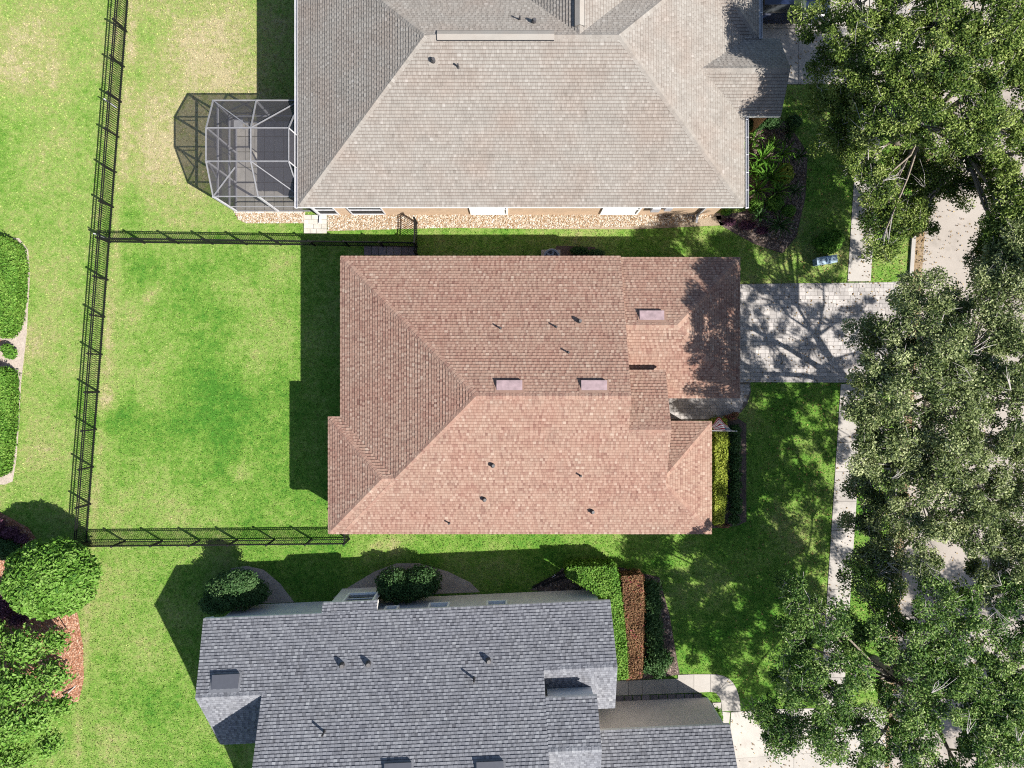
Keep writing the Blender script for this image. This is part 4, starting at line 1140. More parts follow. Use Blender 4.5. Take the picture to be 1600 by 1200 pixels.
# ------------------------------------------------------------------ street oaks
def oak(label, base_px, lobes, leaf, height_fork=2.6, density=1.0, trunk_r=0.30):
    bx, by, _ = G(*base_px)
    t = empty('oak_tree', (bx, by, 0), label, 'tree', 'street oaks between sidewalk and road')
    tr = MB(); B0 = Vector((bx, by, 0)); fork = Vector((bx + 0.15, by - 0.1, height_fork))
    tr.tube([B0 + Vector((0, 0, -0.1)), B0 + Vector((0, 0, 0.25)), B0 + Vector((0.05, 0, 1.2)), fork], [trunk_r * 1.7, trunk_r * 1.15, trunk_r, trunk_r * 0.9], 9)
    br = MB(); Vs, Rs = [], []
    C = [Vector(G(*l[:3])) for l in lobes]
    dens = {id(c): (l[4] if len(l) > 4 else 1.0) for c, l in zip(C, lobes)}
    # main limbs: lobes grouped by direction round the fork
    limbs = {}
    for c, l in zip(C, lobes):
        limbs.setdefault(int(((math.atan2(c.y - by, c.x - bx) + math.pi) / (2 * math.pi)) * 6) % 6, []).append((c, l[3]))
    for key, grp in limbs.items():
        cen = sum((g[0] for g in grp), Vector((0, 0, 0))) / len(grp)
        hub = fork.lerp(cen, 0.45); hub.z = fork.z + (cen.z - fork.z) * 0.62
        side = Vector((random.uniform(-.3, .3), random.uniform(-.3, .3), 0))
        tr.tube([fork - Vector((0, 0, 0.3)), fork.lerp(hub, 0.5) + side + Vector((0, 0, 0.15)), hub], [trunk_r * 0.60, trunk_r * 0.40, trunk_r * 0.30], 7)
        for c, r in grp:
            m1 = hub.lerp(c, 0.5) + Vector((random.uniform(-.35, .35), random.uniform(-.35, .35), random.uniform(-.2, .2)))
            end = c - Vector((0, 0, 0.25 * r))
            br.tube([hub, m1, end], [trunk_r * 0.25, trunk_r * 0.17, 0.035], 6)
            if random.random() < 0.30:                            # a bare, pale spray of twigs standing out of the leaves
                a0 = c + Vector((random.uniform(-.5, .5) * r, random.uniform(-.5, .5) * r, 0.45 * r)); da = random.uniform(0, 6.28)
                for w_ in range(4):
                    a1 = a0 + Vector((math.cos(da + random.uniform(-.7, .7)), math.sin(da + random.uniform(-.7, .7)), random.uniform(.1, .5))) * random.uniform(.5, 1.2)
                    br.tube([a0, a0.lerp(a1, .5) + Vector((random.uniform(-.12, .12), random.uniform(-.12, .12), .06)), a1], [0.016, 0.011, 0.005], 3, m=1, cap=False)
            K = max(4, int((12.5 * r * r * 0.72 + 3) * density * dens[id(c)]))
            fine = dens[id(c)] < 0.7                                # thin outer growth: many small tufts
            if fine: K = int(K * 2.2)
            K0 = K; K = int(K * 1.28)
            for i in range(K):
                d = unit(1)[0]; d[2] = abs(d[2]) * 0.8 - 0.12
                p = c + Vector(d * r * RNG.uniform(0.35, 1.05) * np.array([1, 1, 0.85]))
                if i >= K0: p = c.lerp(p, 0.6); p.z -= random.uniform(0.7, 1.8)       # lower, shaded layer of the crown
                st = end.lerp(m1, random.uniform(0, 0.6)); mm = st.lerp(p, 0.55) + Vector((random.uniform(-.2, .2), random.uniform(-.2, .2), random.uniform(-.05, .2)))
                br.tube([st, mm, p], [0.032, 0.022, 0.010], 4, m=1, cap=False)
                tipd = (p - mm).normalized(); 
                for w_ in range(3):
                    e2 = p + Vector(unit(1)[0] * 0.5)
                    br.tube([p - tipd * 0.15, e2], [0.012, 0.006], 3, m=1, cap=False)
                k = int(RNG.uniform(185, 310)); rc = RNG.uniform(0.27, 0.52)
                if fine: k, rc = int(k * 0.45), rc * 0.68
                dd = unit(k) * RNG.uniform(0.0, 1.0, (k, 1)) ** 0.40 * rc * np.array([1.1, 1.1, 0.55])
                Pp = np.array(p) + dd
                nn = np.array([0, 0, 0.75]) + dd / rc * 0.5 + RNG.normal(size=(k, 3)) * 0.6
                tone = RNG.normal(0.47, 0.17)
                V, rr = leaf_arrays(Pp, nn, RNG.uniform(0.075, 0.15, k), RNG.uniform(0.045, 0.08, k), RNG.normal(tone, 0.19, k) + (RNG.random(k) < 0.06) * 0.35)
                Vs.append(V); Rs.append(rr)
    trunk = tr.build('trunk', M['bark'], t, smooth=True)
    br.build('branches', [M['bark'], M['pale_bark']], trunk)
    link('crown', leaf_mesh('crown', Vs, Rs, M[leaf], (bx, by, 0)), t)
    return t
oak('rich green oak over the top right corner, shading the tan-roofed house', (1402, 215), [
    (1335, 55, 7.4, 1.2), (1400, 30, 7.6, 1.5), (1470, 30, 8.2, 1.7), (1545, 40, 8.2, 1.7), (1610, 60, 8.0, 1.7), (1690, 110, 7.8, 1.8),
    (1345, 115, 7.0, 1.3), (1410, 105, 8.0, 1.6), (1480, 110, 8.4, 1.6), (1560, 110, 8.2, 1.5), (1640, 170, 8.0, 1.6), (1330, 165, 5.8, 0.9),
    (1395, 180, 7.6, 1.4), (1455, 190, 8.2, 1.5), (1525, 185, 8.4, 1.5), (1345, 225, 6.0, 0.85), (1420, 250, 4.3, 1.3), (1480, 255, 4.6, 1.35), (1560, 195, 7.8, 1.1),
    (1390, 305, 4.3, 1.1), (1445, 305, 4.5, 1.2), (1500, 290, 4.5, 0.9), (1600, 300, 7.2, 1.3), (1585, 350, 7.0, 1.1), (1555, 270, 5.0, 1.0), (1562, 378, 6.6, .9, 1.5), (1578, 345, 6.8, .9, 1.4), (1590, 240, 7.4, 1.0), (1600, 400, 7.0, .9), (1680, 300, 7.6, 1.4, .7), (1405, 350, 5.0, 0.8), (1660, 380, 7.2, 1.2, .7),
    (1740, 240, 7.6, 1.5, .7), (1560, -50, 8, 1.8), (1440, -50, 7.8, 1.7), (1330, -20, 7.2, 1.3), (1300, 95, 5.6, .9), (1290, 150, 5.0, .8), (1308, 205, 5.0, .85), (1275, 35, 6.4, .9), (1640, 430, 7.2, 1.3, .45), (1690, 480, 7.4, 1.3, .4), (1730, 400, 7.4, 1.4, .4), (1760, 320, 7.6, 1.5, .45), (1350, 200, 6.5, 1.0), (1348, 252, 6.0, .8), (1382, 338, 5.0, .9), (1376, 385, 5.8, .65), (1430, 345, 5.0, .9), (1372, 288, 6.2, .8)], 'oak_leaf')
oak('broad grey-green oak beside the paver driveway, middle of the right edge', (1392, 640), [
    (1435, 455, 8.6, 1.1), (1480, 480, 7.4, 1.3), (1560, 455, 7.6, 1.3), (1610, 440, 7.8, 1.5), (1580, 400, 7.2, .9), (1558, 425, 7.0, .9, 1.5), (1600, 365, 7.2, .9, 1.3), (1548, 395, 6.8, .5), (1395, 525, 9.2, 1.2), (1450, 530, 9.6, 1.5), (1520, 540, 8.6, 1.6), (1590, 530, 8.6, 1.6),
    (1370, 580, 9.6, 1.1), (1420, 600, 10.0, 1.5), (1490, 610, 9.4, 1.6), (1560, 610, 9.2, 1.6), (1640, 600, 8.8, 1.6, .4), (1355, 640, 9.4, 1.1), (1400, 670, 9.0, 1.4), (1470, 680, 9.4, 1.6), (1545, 690, 9.2, 1.6),
    (1620, 690, 8.8, 1.6, .45), (1362, 705, 8.8, 1.0), (1400, 735, 8.4, 1.3), (1460, 750, 8.8, 1.4), (1530, 760, 8.8, 1.5), (1600, 770, 8.4, 1.5), (1352, 765, 5.2, 1.0), (1390, 800, 5.4, 1.2), (1440, 815, 8.0, 1.2),
    (1350, 825, 4.9, 0.9), (1390, 858, 5.2, 1.0), (1520, 830, 8.2, 1.3), (1585, 850, 8.0, 1.4), (1440, 870, 7.2, .7), (1690, 680, 8.4, 1.5, .35), (1700, 540, 8.2, 1.3, .35), (1770, 610, 8, 1.3, .3), (1790, 690, 8.2, 1.3, .3), (1700, 790, 8.2, 1.6, .5),
    (1560, 900, 7.6, 1.1), (1650, 860, 8.2, 1.5, .45), (1730, 890, 8.2, 1.6, .4), (1650, 940, 8.0, 1.4, .45), (1770, 770, 8.4, 1.4, .4), (1345, 520, 7.5, .8), (1730, 640, 8.4, 1.9, .25), (1376, 900, 5.0, .9), (1354, 880, 4.9, .8)], 'pale_oak_leaf', 2.8, 0.9)
oak('dark green oak with a visible forked trunk in the bottom right corner', (1366, 1034), [
    (1245, 935, 6.6, 0.9), (1290, 960, 7.0, 1.0), (1335, 905, 5.2, 0.8), (1345, 975, 5.6, 1.0), (1410, 960, 5.6, 1.0), (1465, 935, 7.6, 1.0), (1530, 955, 7.8, 1.2), (1595, 940, 7.8, 1.3),
    (1235, 1000, 6.4, 0.9), (1280, 1035, 6.8, 1.1), (1330, 1040, 7.2, 1.0), (1240, 1080, 6.2, 1.0), (1300, 1095, 6.8, 1.2), (1200, 1115, 5.4, 0.8), (1235, 1140, 5.8, 0.9), (1300, 1155, 6.6, 1.2),
    (1365, 1140, 7.0, 1.1), (1430, 1005, 7.4, 1.0), (1455, 1060, 7.2, 1.25), (1420, 1110, 7.2, 0.9), (1510, 1075, 7.4, 0.8), (1560, 1030, 7.4, 0.7), (1590, 1000, 7.6, .8), (1480, 990, 7.4, .9), (1540, 1095, 7.2, .9), (1385, 930, 5.4, .8), (1332, 1000, 5.8, .8), (1380, 1000, 7.0, .7), (1390, 1085, 6.8, .6), (1400, 1030, 7.0, .6), (1490, 1120, 7.4, 1.2), (1430, 1165, 7.2, 1.2), (1550, 1150, 7.6, 1.3), (1500, 1020, 7.4, 0.7), (1590, 1090, 7.4, 0.9), (1620, 1170, 7.4, 1.3), (1560, 1100, 7.4, 1.0, 1.3), (1190, 1118, 5.2, .7, 1.3), (1225, 1160, 5.4, .8, 1.3), (1500, 1060, 7.3, 1.0, 1.3), (1560, 1165, 7.4, 1.1, 1.3), (1590, 1080, 7.4, 1.0, 1.3), (1450, 1030, 7.0, .8, 1.2), (1600, 1130, 7.4, 1.0), (1595, 1045, 7.4, .9), (1520, 1185, 7.2, 1.0), (1470, 1195, 7.0, .9), (1400, 1165, 6.8, .9), (1535, 1045, 7.2, .7),
    (1360, 1215, 6.8, 1.4, .8), (1440, 1240, 7.2, 1.5, .7), (1530, 1240, 7.4, 1.6, .7), (1620, 1260, 7.4, 1.6, .6), (1480, 1320, 7.2, 1.6, .6), (1580, 1340, 7.2, 1.6, .6), (1680, 1060, 7.6, 1.3, .7), (1660, 980, 7.8, 1.3, .7)],
    'deep_oak_leaf', 3.0, 0.74, 0.24)
oak('oak across the street just outside the right edge, seen by its shadow on the road', (1720, 1180), [
    (1840, 1130, 7.2, 1.7), (1900, 1200, 7.6, 1.8), (1860, 1280, 7.4, 1.7), (1950, 1310, 7.4, 1.8), (1830, 1360, 7.0, 1.6), (1960, 1150, 7.4, 1.8), (1920, 1390, 7.2, 1.7)], 'oak_leaf')

# ------------------------------------------------------------------ trees and beds at the left
def small_tree(label, base, ells, n, L, W, leaf, core=True, tone=(0.5, 0.2), shell=0.85, clump=0.25, trunk=0.07, core_k=0.8, core_mat='foliage_core', group=None):
    t = empty('garden_tree', (base[0], base[1], 0), label, 'tree', group)
    Vs, Rs = blob_leaves(ells, n, L, W, tone, shell, clump)
    cr = link('crown', leaf_mesh('crown', Vs, Rs, M[leaf], (base[0], base[1], 0)), t)
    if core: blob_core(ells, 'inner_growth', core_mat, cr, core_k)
    m = MB(); top = Vector((np.mean([e[0] for e in ells]), np.mean([e[1] for e in ells]), np.mean([e[2] for e in ells])))
    b = Vector((base[0], base[1], 0)); m.tube([b - Vector((0, 0, .1)), b + Vector((0, 0, 0.5)), b.lerp(top, 0.7)], [trunk * 1.3, trunk, trunk * 0.8], 7)
    for e in ells: m.tube([b.lerp(top, 0.5), Vector(e[:3])], [trunk * 0.6, trunk * 0.3], 5)
    m.build('trunk', M['bark'], t)
    return t
e0 = EL(81, 903, 2.35, 2.12, 1.84, 1.35)
small_tree('dense round clipped tree below the fence corner', (e0[0], e0[1]), [e0, (e0[0] + .3, e0[1] + .2, 2.6, 1.6, 1.4, 1.25)], 15000, 0.21, 0.12, 'tree_leaf', tone=(0.55, 0.2), clump=0.12, shell=0.86)
lt = [EL(40, 1010, 2.5, 1.1, .9, .9), EL(90, 1000, 2.2, .7, .6, .7), EL(30, 1070, 3.0, 1.2, 1.0, 1.0), EL(85, 1055, 2.7, .9, .8, .8), EL(60, 1115, 3.0, 1.0, .9, .9), EL(15, 1130, 3.0, 1.1, 1.0, 1.0),
      EL(100, 1100, 2.2, .55, .5, .6), EL(-30, 1060, 3.0, 1.3, 1.2, 1.0), EL(80, 1160, 2.4, .7, .6, .7), EL(20, 1185, 2.5, 1.1, .8, .8), EL(-30, 1150, 2.8, 1.2, 1.2, 1.0), EL(-10, 990, 2.2, .9, .7, .7)]
small_tree('loose spreading tree with broad pale green leaves in the bottom left corner', G2(40, 1060), lt, 15000, 0.19, 0.11, 'tree_leaf', core=False, tone=(0.66, 0.25), shell=0.3, clump=0.4)
for sx, sy, ex, ey in ((83, 972, 107, 988), (88, 958, 70, 972), (96, 1090, 118, 1070), (105, 1062, 116, 1048)):
    st = MB(); a, b = Vector(G(sx, sy, 1.0)), Vector(G(ex, ey, 0.03)); st.tube([a, b], [0.025, 0.028], 6)
for i, (tx, ty, gx, gy, lb) in enumerate(((86, 966, 106, 986, 'dark wooden stake leaning in orange mulch below the round clipped tree'), (98, 1090, 119, 1071, 'pale wooden stake lying at the edge of the mulch right of the spreading tree'))):
    st = MB(); st.tube([G(tx, ty, 0.9 if i == 0 else 0.25), G(gx, gy, 0.0)], [0.028, 0.03], 6)
    st.build('garden_stake', M['brown_wood' if i == 0 else 'pale_bark'], loc=G(gx, gy, 0), label=lb, cat='stake')
bush('purple_shrub', 'purple leaved shrub in the mulch at the left edge below the round tree', 'shrub', [EL(6, 950, .5, .6, .55, .5), EL(30, 968, .4, .45, .35, .4), EL(-6, 922, .5, .5, .45, .5), EL(-18, 975, .5, .7, .6, .5)], 2600, 0.10, 0.06, 'purple_leaf', 'purple_core')
bush('purple_shrub', 'purple leaved shrub shaded by the round clipped tree near the left edge', 'shrub', [EL(16, 832, .4, .5, .3, .4), EL(34, 842, .35, .35, .25, .35), EL(-10, 820, .5, .6, .4, .5)], 2200, 0.10, 0.06, 'purple_leaf', 'purple_core')
bush('shrub', 'dark green shrub in shade at the left edge above the pink mulch patch', 'shrub', [EL(12, 858, .5, .75, .55, .5), EL(-10, 848, .5, .6, .6, .5)], 2000, 0.11, 0.06, 'dark_leaf')
hedge('hedge', 'bright green hedge at the left edge, above the brown wooden bench', [[(-60, 370), (8, 372), (24, 385), (29, 418), (26, 464), (22, 498), (16, 516), (4, 526), (-6, 520), (-60, 518)]], 0.8, 13000, 0.13, 0.08, 'bright_leaf', (0.6, 0.22))
hedge('hedge', 'bright green hedge at the left edge, below the brown wooden bench', [[(-60, 600), (-12, 596), (0, 574), (13, 582), (14, 620), (13, 660), (8, 700), (3, 738), (-20, 748), (-60, 746)]], 0.8, 11000, 0.13, 0.08, 'bright_leaf', (0.6, 0.22))
bush('shrub', 'small green shrub in the sand right of the brown wooden bench', 'shrub', [EL(17, 552, .35, .32, .30, .3), EL(12, 545, .3, .3, .25, .28)], 700, 0.11, 0.07, 'bright_leaf')
bp = G(-8, 567); bench = empty('wooden_bench', bp, 'brown wooden slatted bench cut by the left edge between two hedges', 'bench')
for i in range(5):
    m = MB(); m.box((bp[0] + 0.36 - i * 0.17, bp[1], 0.45), (0.13, 2.7, 0.035)); m.build('slat', M['brown_wood'], bench)
for dy in (-1.15, 1.15):
    for dx in (0.3, -0.3):
        m = MB(); m.box((bp[0] + dx, bp[1] + dy, 0.21), (0.08, 0.08, 0.43)); m.build('leg', M['brown_wood'], bench)

# ------------------------------------------------------------------ shrubs round the houses
bush('round_shrub', 'dark round shrub lit on top, at the left end of the grey-roofed house', 'shrub', [EL(368, 922, 1.0, 1.45, .95, 1.0), EL(340, 940, .9, .8, .6, .8), EL(375, 906, 1.75, .85, .55, .7), EL(400, 925, .9, .7, .6, .7)], 9500, 0.11, 0.07, 'dark_leaf', tone=(0.6, 0.22), clump=0.2)
bush('round_shrub', 'round dark shrub in sand right of the boxed window of the grey-roofed house', 'shrub', [EL(618, 913, .95, .95, .85, .85), EL(660, 908, .95, .95, .80, .85), EL(638, 918, .9, .8, .7, .8)], 9000, 0.11, 0.07, 'dark_leaf', tone=(0.55, 0.22), clump=0.2)
hedge('hedge', 'bright green angled hedge wrapping the corner of the grey-roofed house', [[(886, 886), (960, 884), (966, 900), (948, 934), (930, 926), (886, 900)], [(948, 905), (966, 898), (974, 960), (979, 1010), (981, 1060), (963, 1062), (958, 985), (954, 940)]], 1.35, 15000, 0.12, 0.075, 'bright_leaf', (0.62, 0.24))
hedge('hedge', 'clipped reddish brown hedge between the bright green hedge and the dark shrubs', [[(971, 900), (1004, 898), (1006, 940), (1005, 1000), (1003, 1059), (978, 1062), (979, 1000), (974, 950)]], 1.15, 9000, 0.085, 0.055, 'red_leaf', (0.42, 0.24))
bush('shrub', 'dark green loose shrubs beside the clipped reddish hedge', 'shrub', row_ells(1017, 918, 1026, 1045, .55, .5, .5, .45) + [EL(1038, 1030, .45, .45, .5, .45), EL(1010, 1040, .5, .4, .4, .5)], 6000, 0.13, 0.07, 'dark_leaf', tone=(0.6, 0.25), shell=0.6, clump=0.4)
hedge('hedge', 'lime green narrow hedge along the front wall of the red-roofed house', [[(1117, 656), (1134, 655), (1137, 680), (1136, 740), (1134, 785), (1129, 818), (1116, 819), (1117, 740)]], 1.0, 6500, 0.10, 0.065, 'lime_leaf', (0.55, 0.25))
bush('shrub', 'dark green low shrubs in a row right of the lime green hedge', 'shrub', row_ells(1147, 672, 1148, 812, .4, .32, .4, .42), 4200, 0.12, 0.065, 'dark_leaf', tone=(0.62, 0.22), shell=0.6, clump=0.4)
bush('red_shrub', 'small reddish shrub at the bend of the front walk beside the flag', 'shrub', [EL(1141, 652, .25, .35, .15, .22), EL(1148, 648, .22, .2, .15, .2)], 420, 0.09, 0.05, 'red_leaf', 'purple_core', tone=(0.7, 0.2))
bush('red_shrub', 'small reddish shrub at the bottom end of the lime green hedge', 'shrub', [EL(1130, 821, .22, .35, .12, .2)], 300, 0.09, 0.05, 'red_leaf', 'purple_core', tone=(0.7, 0.2))
bush('shrub', 'small light green shrub at the corner of the grey garage roof', 'shrub', [EL(1119, 1113, .4, .28, .28, .4), EL(1122, 1120, .35, .22, .22, .35)], 700, 0.12, 0.06, 'bright_leaf', tone=(.7, .2), shell=.4)
bush('shrub', 'small dark shrub by the air conditioner at the edge of the red roof', 'shrub', [EL(905, 392, .3, .45, .22, .3), EL(930, 396, .3, .5, .2, .3)], 900, 0.11, 0.06, 'dark_leaf')
bush('shrub', 'rounded green shrub beside the pale blue utility box', 'shrub', [EL(1292, 380, .55, .65, .55, .55), EL(1305, 372, .5, .4, .4, .45)], 2600, 0.11, 0.07, 'bright_leaf', tone=(0.35, 0.22))
def strap_plant(label, px, py, n, length, leaf, h=0.9, wid=0.07, name='strap_leaf_plant', group=None):
    bx, by, _ = G(px, py, 0.3)
    o = empty(name, (bx, by, 0), label, 'plant', group)
    V, F, R_ = [], [], []
    for i in range(n):
        a = random.uniform(0, 6.283); Ln = length * random.uniform(0.6, 1.1); hh = h * random.uniform(0.6, 1.15); w = wid * random.uniform(0.7, 1.2)
        d = Vector((math.cos(a), math.sin(a), 0)); s = Vector((-d.y, d.x, 0)); b0 = len(V); tone = random.gauss(0.5, 0.22)
        prof = [(0.0, 0.0, .5), (0.3, 0.75, 1.0), (0.6, 1.0, 0.9), (0.85, 0.86, 0.55), (1.0, 0.62, 0.05)]
        for t, z, ww in prof:
            c = d * (t * Ln); V += [tuple(c + s * w * ww / 2 + Vector((0, 0, z * hh + 0.03))), tuple(c + Vector((0, 0, z * hh))), tuple(c - s * w * ww / 2 + Vector((0, 0, z * hh + 0.03)))]
        for k in range(4):
            for m_ in (0, 1): F += [b0 + k * 3 + m_, b0 + k * 3 + 1 + m_, b0 + k * 3 + 4 + m_, b0 + k * 3 + 3 + m_]; R_.append(tone)
    me = mesh_np('leaves', V, F, np.arange(len(R_)) * 4, [M[leaf]], None, {'rnd': np.clip(R_, 0, 1)})
    link('leaves', me, o)
    m = MB(); m.tube([(bx, by, -0.02), (bx, by, h * 0.35)], [0.07, 0.03], 6); m.build('stem', M['bark'], o)
    return o
for px, py, n, ln, lf, lb in ((1190, 250, 34, 1.0, 'bright_leaf', 'large bright green strap-leaved plant by the white gutter, upper of the bed'), (1200, 278, 40, 1.15, 'bright_leaf', 'largest bright green strap-leaved plant in the middle of the bed'),
                              (1182, 298, 26, 0.85, 'bright_leaf', 'bright green strap-leaved plant by the white gutter, lower of the bed'), (1232, 205, 30, 0.7, 'dark_leaf', 'dark spiky plant below the entry gable of the tan roof'),
                              (1216, 352, 46, 0.85, 'dark_leaf', 'dark spiky round plant at the bottom of the shaded bed'), (1208, 228, 22, 0.6, 'tree_leaf', 'small spiky plant above the bright strap-leaved plants')):
    strap_plant(lb, px, py, n, ln, lf, 0.85 if ln > .8 else 0.6, 0.085 if lf == 'bright_leaf' else 0.05)
for px, py, n, ln, lf, lb in ((1178, 218, 20, .6, 'bright_leaf', 'small bright strap-leaved plant close to the upper end of the white gutter'), (1222, 240, 26, .8, 'tree_leaf', 'green strap-leaved plant between the small spiky plant and the yellow-green shrub'),
                              (1178, 268, 24, .8, 'bright_leaf', 'bright strap-leaved plant touching the middle of the white gutter'), (1214, 300, 26, .8, 'tree_leaf', 'green strap-leaved plant below the yellow-green broad-leaved shrub'),
                              (1240, 300, 22, .6, 'dark_leaf', 'dark strap-leaved plant at the right rim of the shaded bed'), (1248, 245, 24, .6, 'dark_leaf', 'dark strap-leaved plant at the upper right rim of the shaded bed'), (1186, 338, 26, .6, 'dark_leaf', 'dark spiky plant between the purple ground cover and the low green shrub')):
    strap_plant(lb, px, py, n, ln, lf, 0.8, 0.085 if lf == 'bright_leaf' else 0.06)
bush('shrub', 'yellow-green broad-leaved shrub right of the bright strap-leaved plants', 'shrub', [EL(1226, 272, .45, .42, .5, .4)], 420, 0.17, 0.11, 'lime_leaf', tone=(.7, .2))
bush('shrub', 'low green shrub at the foot of the white gutter corner', 'shrub', [EL(1180, 322, .3, .4, .35, .3), EL(1210, 318, .35, .45, .4, .35), EL(1232, 330, .3, .35, .3, .3)], 2200, 0.11, 0.06, 'tree_leaf', tone=(.45, .2))
bush('shrub', 'low green shrub below the entry gable by the peach wall', 'shrub', [EL(1180, 196, .35, .5, .3, .35), EL(1205, 192, .35, .5, .3, .35), EL(1240, 190, .35, .4, .3, .35)], 2200, 0.12, 0.06, 'dark_leaf', tone=(.55, .2))
bush('purple_shrub', 'low purple ground cover shrub by the downspout at the bed corner', 'shrub', [EL(1140, 347, .12, .35, .2, .12), EL(1168, 352, .14, .45, .25, .15), EL(1192, 360, .12, .35, .2, .12)], 1100, 0.08, 0.05, 'purple_leaf', 'purple_core')
bush('shrub', 'small bright shrub under the bottom right corner of the tan roof', 'shrub', [EL(1135, 330, .3, .25, .2, .25)], 400, 0.11, 0.06, 'bright_leaf')

# ------------------------------------------------------------------ flag, air conditioner, box, landscape pipe, car
fx, fy, fz = G(1112, 673, 2.3)
fl = empty('flag', (9.17, fy, 2.2), 'striped flag hanging from a white pole on the front wall of the red-roofed house', 'flag')
m = MB(); m.tube([(9.17, fy, 2.15), (fx + 1.12, fy, 2.55)], [0.016, 0.013], 8); m.build('pole', M['white_metal'], fl)
m = MB(); m.tube([(fx + 1.12, fy, 2.55), (fx + 1.16, fy, 2.565)], [0.028, 0.028], 8); m.build('finial', M['white_metal'], fl)
cl = MB(); nx, ny = 26, 22
x0, x1 = fx + 0.12, fx + 0.98
def cloth(i, j):
    s, t = i / nx, j / ny
    x = x0 + (x1 - x0) * s; zp = 2.15 + (x - 9.17) / (fx + 1.12 - 9.17) * 0.4
    sag = t * (0.62 + 0.5 * s)
    off = 0.58 * t * math.exp(-((s - 0.45) / 0.42) ** 2) + 0.05 * math.sin(s * 13 + t * 2) * t
    return (x - 0.16 * t * (1 - s) * 0 + 0.06 * math.sin(t * 5 + s * 3) * t, fy + off, zp - 0.012 - sag * 0.75 + 0.05 * math.sin(s * 11) * t)
for i in range(nx):
    for j in range(ny):
        canton = i >= nx * 0.60 and j < ny * 0.54
        mi = 2 if canton else (0 if int((j + 0.5) / ny * 13) % 2 == 0 else 1)
        if canton and i % 2 == 1 and j % 2 == 1: mi = 1
        cl.face([cloth(i, j), cloth(i + 1, j), cloth(i + 1, j + 1), cloth(i, j + 1)], mi)
cl.build('cloth', [M['flag_red'], M['flag_white'], M['flag_blue']], fl)

ax, ay = G2(862, 401, 0.8)
ac = empty('air_conditioner', (ax, ay, 0), 'round grey air conditioning unit half hidden under the top edge of the red roof', 'air conditioner')
m = MB(); m.tube([(ax, ay, 0.05), (ax, ay, 0.78), (ax, ay, 0.82)], [0.43, 0.43, 0.40], 24); m.build('housing', M['unit_grey'], ac)
m = MB(); m.tube([(ax, ay, 0.80), (ax, ay, 0.835)], [0.31, 0.31], 24); m.build('fan_opening', M['dark_recess'], ac)
for i in range(5):
    a = i * 1.2566; m = MB(); m.bar((ax, ay, 0.845), (ax + 0.29 * math.cos(a), ay + 0.29 * math.sin(a), 0.845), 0.10, 0.012); m.build('fan_blade', M['unit_grey'], ac)
for r_ in (0.13, 0.23, 0.33):
    m = MB(); pts = [(ax + r_ * math.cos(t * 0.2618), ay + r_ * math.sin(t * 0.2618), 0.862) for t in range(25)]; m.tube(pts, [0.006] * 25, 4, cap=False); m.build('grille_ring', M['unit_grey'], ac)
m = MB(); m.box((ax, ay, 0.025), (1.0, 1.0, 0.05)); m.build('base', M['concrete'], ac)

ux, uy = G2(1292, 406, 0.55); rz = math.radians(9)
ub = empty('utility_box', (ux, uy, 0), 'pale blue utility box with sloped lid standing in the shaded grass by the sidewalk', 'utility box')
def ubox(mb, a0, a1, b0, b1, zs):
    cr, sr = math.cos(rz), math.sin(rz); T = lambda a, b, z: (ux + a * cr - b * sr, uy + a * sr + b * cr, z)
    z0, zf, zb = zs
    P = [T(a0, b0, z0), T(a1, b0, z0), T(a1, b1, z0), T(a0, b1, z0), T(a0, b0, zf), T(a1, b0, zf), T(a1, b1, zb), T(a0, b1, zb)]
    mb.idx(P, [(3, 2, 1, 0), (4, 5, 6, 7), (0, 1, 5, 4), (1, 2, 6, 5), (2, 3, 7, 6), (3, 0, 4, 7)])
m = MB(); ubox(m, -.50, .50, -.17, .17, (0, .50, .56)); m.build('cabinet', M['box_blue'], ub)
for a0, a1, k_ in ((-.53, -.06, 'box_blue'), (-.05, .18, 'box_blue_dark'), (.19, .53, 'box_blue')):
    m = MB(); ubox(m, a0, a1, -.20, .19, (.50, .56, .62)); m.build('lid', M[k_], ub)
dp = empty('drain_pipe', G(868, 905), 'black landscape drain pipe lying by the corner hedge of the grey-roofed house', 'pipe')
m = MB(); m.tube([G(832, 918, .06), G(860, 903, .06), G(888, 889, .07)], [.055] * 3, 8); m.build('pipe', M['black_metal'], dp)
m = MB(); m.tube([G(850, 909, .05), G(868, 899, .12), G(866, 897, .05)], [.018] * 3, 6); m.build('hose', M['grey_metal'], dp)
m = MB(); m.tube([G(846, 915, .06), G(870, 905, .06), G(892, 900, .06)], [.05] * 3, 8); m.build('pipe', M['black_metal'], dp)

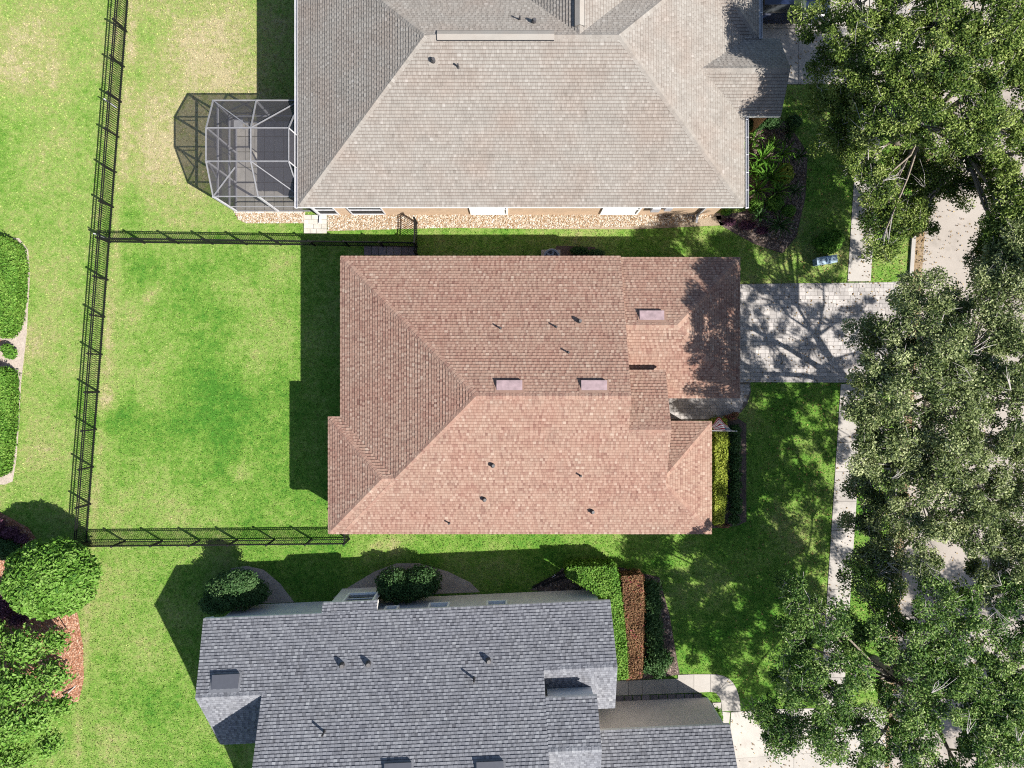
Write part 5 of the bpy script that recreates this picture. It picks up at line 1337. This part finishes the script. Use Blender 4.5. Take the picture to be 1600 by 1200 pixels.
# dark blue car in the tan house's driveway, nose to the street
cx0, cy0 = 13.95, 19.55
car = empty('parked_car', (cx0, cy0, 0), 'dark blue parked car in the tan-roofed house driveway, cut by the top edge', 'car')
prof = [(-2.3, .45, .80, .78), (-2.22, .36, 1.00, .86), (-1.9, .30, 1.08, .90), (-1.0, .28, 1.06, .92), (0.0, .28, 1.02, .92), (0.75, .28, 1.00, .92), (1.5, .30, .93, .90), (2.0, .34, .84, .85), (2.28, .42, .70, .72)]
bd = MB(); P, F = [], []
for x, z0, z1, w in prof:
    P += [(cx0 + x, cy0 + y, z) for y, z in ((-w, z0), (-w * 1.01, (z0 + z1) / 2), (-w * .95, z1 - .06), (-w * .80, z1), (w * .80, z1), (w * .95, z1 - .06), (w * 1.01, (z0 + z1) / 2), (w, z0))]
for i in range(len(prof) - 1):
    for j in range(8): F.append((i * 8 + j, i * 8 + (j + 1) % 8, (i + 1) * 8 + (j + 1) % 8, (i + 1) * 8 + j))
F += [tuple(range(8)), tuple(range(len(P) - 1, len(P) - 9, -1))]
bd.idx(P, F); body = bd.build('body', M['car_paint'], car)
cab = [(-2.0, 1.04, .80), (-1.35, 1.56, .64), (-0.35, 1.62, .66), (0.1, 1.58, .64), (0.95, 1.0, .78)]
rf = MB(); gl = MB()
for i in range(len(cab) - 1):
    (xa, za, wa), (xb, zb, wb) = cab[i], cab[i + 1]
    q = [(cx0 + xa, cy0 - wa, za), (cx0 + xb, cy0 - wb, zb), (cx0 + xb, cy0 + wb, zb), (cx0 + xa, cy0 + wa, za)]
    (gl if i in (0, 3) else rf).face(q)
gl.build('windscreen', M['glass'], car); rf.build('car_roof', M['car_paint'], body)
for s in (-1, 1):
    g_ = MB(); g_.face([(cx0 + a, cy0 + s * b, z) for a, z, b in ((-2.0, 1.04, .80), (-1.35, 1.555, .645), (-.35, 1.615, .665), (.1, 1.575, .645), (.95, 1.0, .78))][::s]); g_.build('side_window', M['glass'], car)
    h = MB(); h.box((cx0 + 2.17, cy0 + s * .62, .68), (.18, .30, .14)); h.build('headlight', M['white_trim'], car)
    mr = MB(); mr.box((cx0 + .70, cy0 + s * .99, 1.02), (.16, .20, .14), bevel=.03); mr.build('wing_mirror', M['car_paint'], car)
    for wx in (-1.42, 1.45):
        y = cy0 + s * .86
        w = MB(); w.tube([(cx0 + wx, y - .11, .34), (cx0 + wx, y + .11, .34)], [.34, .34], 20); wo = w.build('wheel', M['tyre'], car)
        r_ = MB(); r_.tube([(cx0 + wx, y + s * .09, .34), (cx0 + wx, y + s * .125, .34)], [.23, .21], 16)
        ro = r_.build('rim', M['dark_pipe'], wo)
        for k_ in range(5):
            a = k_ * 1.2566 + .3; sp = MB(); sp.bar((cx0 + wx, y + s * .135, .34), (cx0 + wx + .22 * math.cos(a), y + s * .135, .34 + .22 * math.sin(a)), .06, .02); sp.build('spoke', M['rim'], wo)
